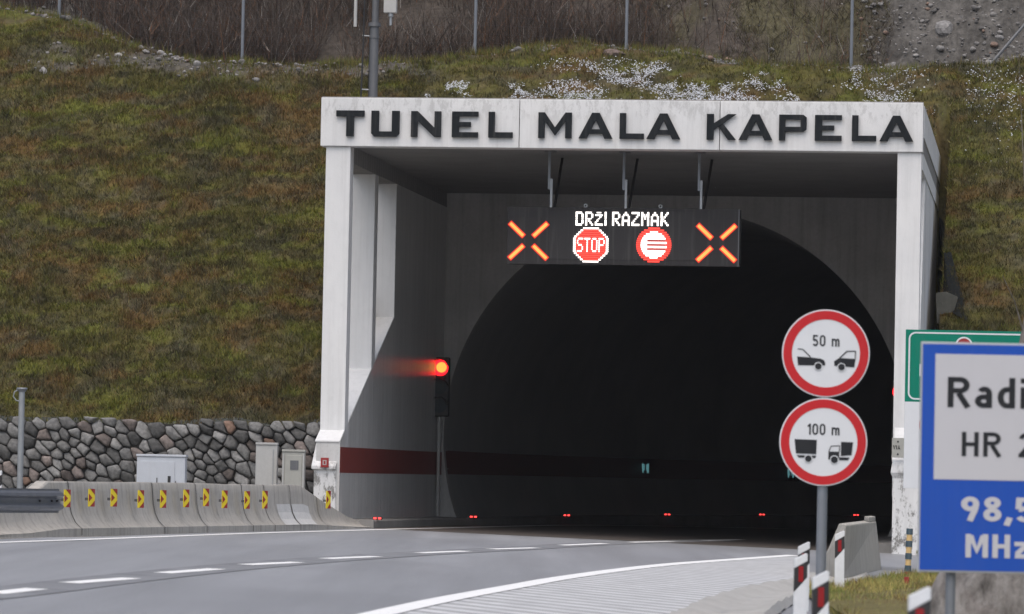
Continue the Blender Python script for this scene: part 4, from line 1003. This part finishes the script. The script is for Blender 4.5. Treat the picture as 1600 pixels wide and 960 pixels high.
# slim steel post on the left
b = at(31, 765, 77); tp = at(34.5, 606, 77); q = thing('sensor_post', 'slim grey steel post with a capped sensor head in front of the stone wall', 'post', (b.x, 77, gz(b.x)), 0)
MB().tube([(b.x, 77, gz(b.x)), (tp.x, 77, tp.z - .06)], .055, 14).build('pole', M['galv'], q, smooth=40)
MB().tube([(tp.x, 77, tp.z - .07), (tp.x, 77, tp.z - .02), (tp.x, 77, tp.z)], [.07, .10, .09], 16).build('cap', M['darkgalv'], q, smooth=30)
MB().tube([(tp.x - .06, 76.98, tp.z - .03), (tp.x - .13, 76.98, tp.z - .08), (tp.x - .15, 76.98, tp.z - .16), (tp.x - .10, 76.98, tp.z - .23), (tp.x - .05, 76.98, tp.z - .24)], .012, 8).build('cable_loop', M['galv'], q, smooth=60)

# ================================================================== MAST ON THE ROOF
sm, _ = loc(583, 150, 2.5); base = P(sm, 2.5, ZT - .03)
zk = lambda py: loc(583, py, 2.5)[1]
q = thing('antenna_mast', 'grey steel antenna mast with cable and white box on top of the portal', 'mast', base, -YAW)
MB().tube([base, P(sm, 2.5, zk(38))], .085, 16).build('pole', M['mast'], q, smooth=40)
MB().tube([P(sm + .01, 2.5, zk(38)), P(sm + .01, 2.5, zk(-160))], .066, 16).build('upper_pole', M['mast'], q, smooth=40)
MB().tube([P(sm, 2.5, zk(42)), P(sm, 2.5, zk(36))], .12, 16).build('flange', M['mast'], q, smooth=30)
MB().tube([P(sm, 2.5, zk(60)), P(sm, 2.5, zk(56))], .10, 16).build('flange', M['mast'], q, smooth=30)
sc1 = loc(567, 100, 2.5)[0]
MB().tube([P(sc1 - .03, 2.5, ZT - .03), P(sc1, 2.5, zk(70)), P(sc1 + .03, 2.5, zk(-150))], .017, 8).build('cable', M['black'], q, smooth=60)
MB().tube([P(sm - .09, 2.5, ZT), P(sm - .09, 2.5, zk(45))], .012, 8).build('cable', M['black'], q, smooth=60)
for py in (56, 140): MB().tube([P(sc1 - .02, 2.5, zk(py)), P(sm, 2.5, zk(py + 1))], .013, 8).build('clamp', M['galv'], q)
sA = loc(555.5, 20, 2.4)[0]; zA = loc(555.5, 42, 2.4)[1]
MB().tube([P(sA, 2.4, zA), P(sA, 2.4, zk(-80))], .033, 12).build('rod_antenna', M['cab2'], q, smooth=40)
sB = loc(610.5, 10, 2.4)[0]; zB = loc(610, 21, 2.4)[1]
MB().pbox(sB - .125, sB + .125, 2.3, 2.44, zB, zB + .62).build('antenna_box', M['cab2'], q, bevel=.015)
MB().tube([P(sB + .01, 2.37, zB), P(sB + .01, 2.37, zB - .07), P(sB + .01, 2.37, zB - .075), P(sB + .01, 2.37, zB - .24)], [.05, .05, .026, .026], 12).build('antenna_stub', M['galv'], q)
for py, ss_ in ((-60, sA), (-24, sB)): MB().tube([P(sm, 2.5, zk(py)), P(ss_, 2.42, zk(py))], .022, 8).build('arm', M['mast'], q)

# ================================================================== FENCE ON THE CREST
fpx = [(-220, 22), (92, 36), (379, 62), (742, 86), (978, 96), (1330, 99), (1680, 100)]
fence = thing('wire_fence', 'tall wire mesh fence on thin steel posts along the crest of the slope', 'fence', slope_hit(742, 86), 0)
bases = []
for px, py in fpx:
    d = ray(px, py); tt = 15.9 + float(crest_of(loc(px, py, 16)[0]) - 15.2); s_, z_ = loc(px, py, tt); bases.append(P(s_, tt, min(z_, float(Hs(s_, tt)) + .1)))
FH = 2.5
for b in bases:
    MB().tube([b - ZV * .35, b + ZV * FH], .036, 8).build('fence_post', M['darkgalv'], fence, smooth=40)
mb = MB()
for a, b in zip(bases, bases[1:]):
    L = (b - a).length; nv = int(L / .16)
    for i in range(1, nv):
        p_ = a.lerp(b, i / nv); mb.tube([p_ + ZV * .05, p_ + ZV * (FH - .05)], .0011, 3, False)
    for z_ in list(np.arange(.08, FH, .2)): mb.tube([a + ZV * z_, b + ZV * z_], .0013, 3, False)
mb.build('wire_mesh', M['mast'], fence, fix=False)
a = at(1528, 110, bases[5].y - .2); b = at(1605, 34, bases[5].y + .2); MB().tube([a - ZV * .2, b], .034, 8).build('fence_brace', M['mast'], fence, smooth=40)

# tarpaulin and slab beside the right wall
tp_ = [[(1464, 335), (1473, 345)], [(1464, 395), (1486, 395)], [(1464, 430), (1497, 436)], [(1466, 460), (1506, 468)], [(1472, 480), (1512, 502)]]
rg = []
for row in resample_rows if False else tp_:
    (xa, ya), (xb, yb) = row; rr = []
    for k_ in np.linspace(0, 1, 7):
        p_ = slope_hit(xa + (xb - xa) * k_, ya + (yb - ya) * k_); dirn = (CAM - p_).normalized(); rr.append(p_ + dirn * (.10 + .05 * math.sin(k_ * 9 + ya)))
    rg.append(rr)
back = [[p_ + PD * .02 for p_ in r_] for r_ in rg]
tr = MB(); tr.loft(rg, False); tr.loft(back, False); tag(tr.build('tarpaulin', M['tarp'], smooth=80), 'dark crumpled tarpaulin hanging on the slope beside the right portal wall', 'tarpaulin')
c = slope_hit(1479, 480); X = PR * .17; tag(MB().prism([at(x, y, c.y - .30) for x, y in ((1462, 458), (1478, 456), (1497, 464), (1487, 500), (1464, 506))], PD * .12).build('concrete_slab', M['darkslab'], bevel=.01), 'broken grey concrete slab leaning below the dark tarpaulin', 'concrete slab')

# ================================================================== RIGHT FOREGROUND
# concrete block
fb = [(1293, 899), (1312, 903), (1376, 889)]
bA, bB, bC = ground(1287, 893), ground(1316, 905), ground(1377, 890)
Yb = bB.y
def col_(px, py, Y): return at(px, py, Y)
pb = [ground(1289, 899), ground(1316, 906), ground(1377, 890)]; back4 = pb[0] + (pb[2] - pb[1])
def topz(py, px, p_): return at(px, py, p_.y).z
tA = Vector((0, 0, 0))
t0 = at(1322, 821, pb[1].y + .12); t1 = at(1369, 815, pb[2].y - .05); t2_ = at(1311, 818, pb[0].y + .1); 
low0 = pb[0] + ZV * .25
cb = thing('concrete_block', 'weathered grey concrete barrier end block beside the round sign pole', 'concrete block', pb[1], 0)
D2 = (pb[2] - pb[1]); 
ring0 = [pb[0] - ZV * .1, pb[1] - ZV * .1, pb[2] - ZV * .1, back4 - ZV * .1]
ring1 = [low0, pb[1] + ZV * .02, pb[2] + ZV * .02, back4 + ZV * .25]
ring2 = [t2_, t0, t1, t2_ + (t1 - t0)]
MB().loft([ring0, ring1, ring2]).build('block_body', M['block'], cb, bevel=.02)
q = t1 - (t1 - t0) * .25; MB().prism([q + ZV * .0 - (t0 - t2_) * .1, t1 - (t0 - t2_) * .1, t1 - (t0 - t2_) * .7, q - (t0 - t2_) * .7], ZV * .07).build('lifting_lug', M['block'], cb, bevel=.015)

# grass verge with delineators
vg = [(1192, 990), (1215, 960), (1250, 925), (1300, 922), (1350, 912), (1400, 905), (1450, 900), (1470, 903), (1700, 905), (1900, 990)]
edge = [ground(*p_) for p_ in vg]; far = edge[2:9]
near = [Vector((p_.x * .60 + .35, 21, 0)) for p_ in far]
rg = []
for k_ in range(17):
    f = k_ / 16; row = []
    for a, b in zip(far, near):
        p_ = Vector((a.x + (b.x - a.x) * f, a.y + (b.y - a.y) * f, 0)); p_.z = gz(p_.x) + .012 + .10 * math.sin(min(1, f * 3) * math.pi / 2) * (.4 + .8 * float(fbm(p_.x * 2, p_.y * 2, 15, 3))) * (0 if k_ == 0 else 1); row.append(p_)
    rg.append(row)
def verge_z(x, y): return gz(x) + .05
mb = MB(); mb.loft(rg, False); vcol = np.array([.15, .13, .06])
tag(mb.build('verge_soil', M['soil'], fix=False, smooth=60, cols=np.repeat(vcol[None], len(mb.v), 0)), kind='structure')
N = 44000; V = []
fi = RNG.uniform(0, len(far) - 1.001, N); ff = RNG.uniform(0, 1, N) ** 1.2; bp = np.zeros((N, 3))
farA, nearA = np.array([p_[:] for p_ in far]), np.array([p_[:] for p_ in near]); i0 = fi.astype(int); fr = (fi - i0)[:, None]
fA = farA[i0] * (1 - fr) + farA[i0 + 1] * fr; nA = nearA[i0] * (1 - fr) + nearA[i0 + 1] * fr; bp = fA * (1 - ff[:, None]) + nA * ff[:, None]
bp[:, 2] = [gz(x) + .02 for x in bp[:, 0]]
d1 = fbm(bp[:, 0] * 3, bp[:, 1] * .8, 201, 3)
cg = np.where((d1 > .52)[:, None], np.array([.38, .32, .11]), np.array([.28, .25, .09])); gn = fbm(bp[:, 0] * 4 + 3, bp[:, 1], 202, 3) > .58; cg[gn] = (.17, .20, .055); bn = fbm(bp[:, 0] * 5, bp[:, 1] * 1.5, 204, 3) > .62; cg[bn] = (.17, .10, .05)
cg = cg * RNG.uniform(.55, 1.35, (N, 1)); L_ = np.stack([RNG.normal(0, .4, N), RNG.normal(0, .4, N), np.full(N, .8)], -1)
v, c = blades(bp, RNG.uniform(.04, .17, N) * (.5 + d1), RNG.uniform(.006, .013, N), L_, cg)
tag(numpy_mesh('verge_grass', v, None, M['grass'], c), kind='stuff')

def delineator(origin):
    q = thing('delineator_post', 'x', 'delineator', origin, 0, 'white roadside delineator posts')
    o = Vector(origin); w_, dp, H = .052, .03, .70
    def sec(x0, x1, f, zz0, zz1, sl=.07):   # slanted band pieces: the slant rises to the right
        return [o + Vector((x0, f, zz0)), o + Vector((x1, f, zz0 + sl)), o + Vector((x1, f, zz1 + sl)), o + Vector((x0, f, zz1))]
    A = [o + Vector((-w_, 0, -.05)), o + Vector((w_, 0, -.05)), o + Vector((w_, 0, H - .24 + .06)), o + Vector((-w_, 0, H - .30))]
    MB().prism(A, (0, dp * 2, 0)).build('lower_body', M['postwhite'], q, bevel=.006)
    Bk = [o + Vector((-w_, 0, H - .30 + .001)), o + Vector((w_, 0, H - .18 + .001)), o + Vector((w_, 0, H - .05)), o + Vector((-w_, 0, H - .11))]
    bb = MB().prism(Bk, (0, dp * 2, 0)).build('black_band', M['postblack'], q)
    MB().obox(o + Vector((0, -.004, H - .155)), (.019, 0, 0), (0, .004, 0), (0, 0, .062)).build('reflector', M['reflector'], bb)
    T_ = [o + Vector((-w_, 0, H - .109)), o + Vector((w_, 0, H - .049)), o + Vector((w_, 0, H + .005)), o + Vector((w_ - .012, 0, H + .012)), o + Vector((-w_, 0, H - .035))]
    MB().prism(T_, (0, dp * 2, 0)).build('top_cap', M['postwhite'], q, bevel=.005)
    return q
DL = [(1313, 830, 46.7, 'white delineator post directly in front of the concrete block, its foot in grass'), (1251.5, 866, 34.5, 'leftmost large delineator post on the verge, overlapping another behind it'),
      (1284, 894, 27.5, 'delineator post standing in front of the round signs\' pole'), (1437, 919, 20.5, 'nearest delineator post, only its slanted top showing below the blue sign'), (1256.5, 848, 39, 'delineator tip peeking out from behind the leftmost delineator post')]
proto = None
for px, py, Y, lb in DL:
    top = at(px, py, Y); org = Vector((top.x, Y, top.z - .705))
    if proto is None: proto = delineator(org); q = proto
    else: q = copy_tree(proto); q.location = org
    q['label'] = lb; q.rotation_euler = (0, R_(random.uniform(-.6, .6)), R_(random.uniform(-6, 6)))
q = copy_tree(proto); tp2 = at(-3.0, 736, 58.0); q.location = (tp2.x, 58.0, tp2.z - .705); q.scale = (1, 1, 1); q['label'] = 'white delineator tip at the left edge above the crash rail'

def font_px(txt, px, py, Y, hpx, th, bold, mat, name, parent, wx=1.0, align='LEFT', lift=0, spacing=1.0):
    return textmb(txt, at(px, py, Y) - Vector((0, lift, 0)), _R0, _Z0, hpx / FPX * Y, th, bold, wx, align, spacing).build(name, mat, parent)
_R0 = Vector((1, 0, 0)); _Z0 = Vector((0, 0, 1)); NV = Vector((0, -1, 0))     # sign plates face -Y, plumb
# round following-distance signs
YS = 36.8; sc = YS / FPX
c1 = at(1290.5, 552.5, YS); c2 = at(1286.5, 691, YS); pbase = Vector((c2.x + .0, YS + .06, gz(c2.x) - .1))
rs = thing('distance_sign', 'two stacked round red ringed distance signs, 50 m and 100 m, on one pole', 'road sign', (c2.x, YS + .06, gz(c2.x)), 0)
MB().tube([pbase, Vector((c1.x, YS + .06, c1.z + .25))], .044, 16).build('pole', M['darkgalv'], rs, smooth=40)
RS = 68.6 * sc
def disc_sign(c, txt, shapes, px0, py0):
    tilt = R_(.8); X = _R0; Y_ = _Z0
    d0 = MB().disc(c + Vector((0, .02, 0)), X, Y_, RS, .02, 96).build('sign_disc', M['signwhite'], rs, bevel=.003)
    MB().ring(c + NV * .0005, X, Y_, RS * .775, RS * .972, .0025, 96).build('red_ring', M['signred'], d0)
    for k_ in (-.55, .55): MB().obox(c + Vector((0, .05, k_ * RS)), (.12, 0, 0), (0, .02, 0), (0, 0, .02)).build('clamp', M['darkgalv'], d0)
    textmb(txt, c + Vector((0, -.0005, (552.5 - 541.5) * sc)), X, Y_, 17.5 * sc, .0025, .15, .95, 'CENTER', 1.1).build('lettering', M['signblack'], d0)
    for nm, polys in shapes:
        mb = MB(); white = MB()
        for kind, dat in polys:
            tgt, lv = (white, .0045) if kind[0] == 'w' else (mb, .0005)
            if kind[1:] == 'c':
                x, y, r = dat; cc_ = Vector((c.x + (x - px0) * sc / 3.094, c.y - lv, c.z - (y - py0) * sc / 3.094)); tgt.disc(cc_, X, Y_, r * sc / 3.094, .002 if kind[0] == 'w' else .0085, 28)
            else:
                pts = [Vector((c.x + (x - px0) * sc / 3.094, c.y - lv, c.z - (y - py0) * sc / 3.094)) for x, y in dat]; tgt.prism(pts, NV * (.002 if kind[0] == 'w' else .003))
        o = mb.build(nm, M['signblack'], d0)
        if white.v: white.build('pictogram_cutout', M['signwhite'], d0)
    return d0
def ln(x0, y0, x1, y1, w_): 
    dx, dy = x1 - x0, y1 - y0; L = math.hypot(dx, dy); nx, ny = -dy / L * w_ / 2, dx / L * w_ / 2; return [(x0 + nx, y0 + ny), (x1 + nx, y1 + ny), (x1 - nx, y1 - ny), (x0 - nx, y0 - ny)]
px0, py0 = (1290.5 - 1200) * 3.094, (552.5 - 470) * 3.094
car1 = ('car_symbol', [('kp', [(141, 273), (206, 276), (255, 281), (272, 289), (277, 302), (277, 314), (146, 315)]), ('kp', ln(143, 236, 167, 237, 4)), ('kp', ln(167, 237, 206, 274, 4.5)), ('wc', (244, 318, 20)), ('kc', (244, 318, 16))])
car2 = ('car_symbol', [('kp', [(320, 292), (345, 276), (424, 279), (418, 320), (322, 315)]), ('kp', ln(347, 276, 382, 243, 6)), ('kp', ln(380, 243, 424, 242, 5)), ('kp', ln(423, 243, 422, 278, 5)), ('wc', (356, 320, 20)), ('kc', (356, 320, 16))])
disc_sign(c1, '50 m', [car1, car2], px0, py0)
px0, py0 = (1286.5 - 1200) * 3.094, (691 - 470) * 3.094
tr1 = ('lorry_symbol', [('kp', [(128, 672), (236, 674), (234, 743), (136, 741)]), ('kp', [(140, 749), (234, 750), (230, 762), (150, 761)]), ('wc', (196, 765, 20)), ('kc', (196, 765, 16))])
tr2 = ('lorry_symbol', [('kp', [(293, 729), (345, 729), (345, 764), (293, 768)]), ('kp', ln(295, 729, 305, 703, 4)), ('kp', ln(304, 703, 346, 700, 4)), ('kp', ln(346, 700, 346, 730, 4)), ('kp', [(353, 681), (411, 682), (405, 745), (353, 750)]), ('kp', [(346, 756), (396, 756), (388, 770), (346, 770)]), ('wc', (322, 768, 21)), ('kc', (322, 768, 17))])
disc_sign(c2, '100 m', [tr1, tr2], px0, py0)

# green and white board behind
YG = 62.0; g = YG / FPX; a = at(1415.5, 515, YG); gx0 = a.x; gz1 = a.z; gx1 = at(1690, 518, YG).x; gzm = at(1415, 628, YG).z; gz0 = at(1413, 763, YG).z
gs = thing('direction_board', 'green topped white traffic board half hidden behind the blue radio sign', 'road sign', ((gx0 + gx1) / 2, YG + .1, gz(8)), 0)
def fbox(x0, x1, z0, z1, y0, th): return MB().obox(((x0 + x1) / 2, y0 - th / 2, (z0 + z1) / 2), ((x1 - x0) / 2, 0, 0), (0, th / 2, 0), (0, 0, (z1 - z0) / 2))
gp = fbox(gx0, gx1, gzm + .002, gz1, YG + .02, .03).build('green_panel', M['signgreen'], gs, bevel=.004)
def rrect(x0, x1, z0, z1, r, y): 
    pts = []
    for cx_, cz_, a0q in ((x1 - r, z1 - r, 0), (x0 + r, z1 - r, 90), (x0 + r, z0 + r, 180), (x1 - r, z0 + r, 270)):
        for k_ in range(7): aa = R_(a0q + 15 * k_); pts.append(Vector((cx_ + r * math.cos(aa), y, cz_ + r * math.sin(aa))))
    return pts
o1 = rrect(gx0 + 4.5 * g, gx1 - 4.5 * g, gzm + 3.5 * g, gz1 - 3.5 * g, .1, YG - .0105); o2 = rrect(gx0 + 7 * g, gx1 - 7 * g, gzm + 6 * g, gz1 - 6 * g, .08, YG - .0105)
MB().loft([o1, o2, [p_ + NV * .002 for p_ in o2], [p_ + NV * .002 for p_ in o1], o1], True, False).build('border_line', M['signwhite'], gp)
fbox(at(1436.5, 578, YG).x, at(1441, 578, YG).x, at(1437, 588, YG).z, at(1437, 569, YG).z, YG - .0105, .002).build('lettering', M['signwhite'], gp)
ec = at(1506, 540, YG); MB().disc(Vector((ec.x, YG - .0105, ec.z)), _R0, _Z0, 13.5 * g, .002, 40).build('emblem_disc', M['signwhite'], gp); MB().disc(Vector((ec.x, YG - .0130, ec.z)), _R0, _Z0, 11 * g, .002, 40).build('emblem_field', M['red2'], gp)
wp = fbox(at(1412.5, 700, YG).x, gx1 - .02, gz0, gzm, YG + .02, .03).build('white_panel', M['signwhite'], gs, bevel=.004)
for py in (665, 723):
    rc = at(1462, py, YG); MB().ring(Vector((rc.x, YG - .0105, rc.z)), _R0, _Z0, 21 * g, 26 * g, .002, 48).build('red_ring', M['signred'], wp)
for px in (1450, 1560):
    xx = at(px, 700, YG).x; MB().tube([(xx, YG + .07, gz(xx) - .1), (xx, YG + .07, gz1 - .1)], .05, 12).build('post', M['darkgalv'], gs, smooth=40)

# blue radio information sign
YR = 28.0; b_ = YR / FPX; a = at(1439, 534, YR); bx0 = a.x; bz1 = a.z; bz0 = at(1437, 894, YR).z; bx1 = bx0 + 1.62
bs = thing('radio_sign', 'big blue sign with a white panel giving a radio frequency, at the right edge', 'road sign', (bx0 + .2, YR + .06, gz(bx0)), 0)
pl = fbox(bx0, bx1, bz0, bz1, YR + .02, .03).build('sign_plate', M['frame'], bs, bevel=.006)
bp_ = fbox(bx0 + 3 * b_, bx1 - 3 * b_, bz0 + 3.5 * b_, bz1 - 3.5 * b_, YR - .0105, .002).build('blue_field', M['signblue'], pl)
wx0 = at(1460, 650, YR).x; wz1 = at(1460, 553, YR).z; wz0 = at(1460, 749, YR).z
wp = fbox(wx0, bx1 - 22 * b_, wz0, wz1, YR - .013, .002).build('white_panel', M['signgrey'], pl)
def stx(txt, px, pyb, hpx, mat, bold, wx, lift, spacing=1.0):
    o = at(px, pyb, YR); textmb(txt, Vector((o.x, YR - lift, o.z)), _R0, _Z0, hpx * b_, .002, bold, wx, 'LEFT', spacing).build('lettering', mat, pl)
stx('Radio', 1480, 636.5, 47.5, M['signblack'], .165, 1.2, .0155, 1.15)
stx('HR 2', 1502, 713, 38, M['signblack'], .155, 1.2, .0155, 1.2)
stx('98,5', 1501, 814, 38, M['signgrey'], .185, 1.38, .013, .95)
stx('MHz', 1508, 871, 36.5, M['signgrey'], .18, 1.3, .013, 1.1)
for px in (1485, 1740):
    xx = at(px, 920, YR + .06).x; MB().tube([(xx, YR + .06, gz(xx) - .1), (xx, YR + .06, bz1 - .1)], .032, 14).build('post', M['darkgalv'], bs, smooth=40)
# boulder behind the blue sign
q = at(1600, 960, 31.5); rk = rockverts((.74, .55, .8), 77); rk = rk[:, :]; V = []
_b = bmesh.new(); bmesh.ops.create_icosphere(_b, subdivisions=5, radius=1)
for v_ in _b.verts:
    d_ = np.array(v_.co[:]); nz = .28 * (float(fbm(d_[0] * 2 + 5, d_[2] * 2 + d_[1] * 2, 401, 4)) - .5) + .10 * (float(fbm(d_[0] * 7 + 5, d_[2] * 4 + d_[1] * 7, 402, 3)) - .5)
    v_.co = Vector(d_ * (1 + nz) * np.array([.80, .5, 1.15]))
me = bpy.data.meshes.new('rock_outcrop'); _b.to_mesh(me); _b.free(); me.materials.append(M['rock'])
for p_ in me.polygons: p_.use_smooth = True
o = bpy.data.objects.new('rock_outcrop', me); COL.objects.link(o); o.location = (q.x + .10, 31.5, gz(q.x) + .05); tag(o, 'rough grey rock behind the post of the blue radio sign', 'rock')
# striped marker stake
sy = 56.0; b = at(1418, 903, sy); tp = at(1421.5, 826, sy); stake = thing('striped_stake', 'thin marker stake banded in faded yellow and dark blue by the right pillar', 'marker post', (b.x, sy, gz(b.x)), 0)
dz = (tp - b); dz.y = 0
for i in range(8):
    MB().tube([b + dz * (i / 8) + ZV * .001, b + dz * ((i + 1) / 8) - ZV * .001], [.038 + .006 * (i % 2), .038 + .006 * (i % 2)], 10).build('band', (M['cream'] if i in (2, 4, 6) else M['red2'] if i == 0 else M['bluedark']), stake, smooth=40)
MB().tube([(b.x, sy, gz(b.x) - .1), tuple(b)], .03, 10).build('foot', M['bluedark'], stake)
p_ = ground(1416, 922); q = thing('red_marker', 'small dark red reflector stub in the grass below the striped stake', 'reflector', p_, 0)
MB().obox(p_ + ZV * .10, (.028, 0, 0), (0, .008, 0), (0, 0, .05)).build('plate', M['red2'], q, bevel=.004); MB().tube([p_ - ZV * .05, p_ + ZV * .06], .01, 8).build('stem', M['mast'], q)
# slim bare tree at the right edge
YT = 46.0
tb = at(1625, 700, YT); tree = thing('bare_tree', 'slim bare leafless tree at the right edge, in front of the green board', 'tree', (tb.x, YT, gz(tb.x)), 0)
B_ = Vector((at(1606, 700, YT).x, YT, gz(tb.x) - .1)); T1 = at(1617, 480, YT)
MB().tube([B_, at(1603, 640, YT), at(1606, 545, YT), T1, at(1650, 300, YT + .2), at(1668, -60, YT + .3)], [.16, .13, .105, .09, .06, .02], 14).build('trunk', M['bark'], tree, smooth=60)
for pts, r in (([T1, at(1606, 380, YT), at(1599, 250, YT + .1), at(1592, 90, YT + .2)], [.014, .008, .005, .002]), ([at(1640, 340, YT), at(1610, 230, YT), at(1588, 190, YT - .1)], [.012, .006, .002]), ([at(1605, 540, YT), at(1585, 470, YT - .1), at(1566, 430, YT - .2)], [.012, .005, .0015])):
    MB().tube(pts, r, 6).build('branch', M['bark'], tree, smooth=60)

# ------------------------------------------------------------------ thin damp winter air
hz = MB().obox((0, 75, 14), (150, 0, 0), (0, 95, 0), (0, 0, 32)); ho = hz.build('haze', NT('haze_air').m); m = ho.data.materials[0]; t_ = m.node_tree
for n_ in list(t_.nodes): t_.nodes.remove(n_)
out = t_.nodes.new('ShaderNodeOutputMaterial'); pv = t_.nodes.new('ShaderNodeVolumePrincipled'); pv.inputs['Color'].default_value = (.93, .95, 1, 1); pv.inputs['Density'].default_value = .00016
t_.links.new(pv.outputs[0], out.inputs['Volume']); tag(ho, kind='stuff')
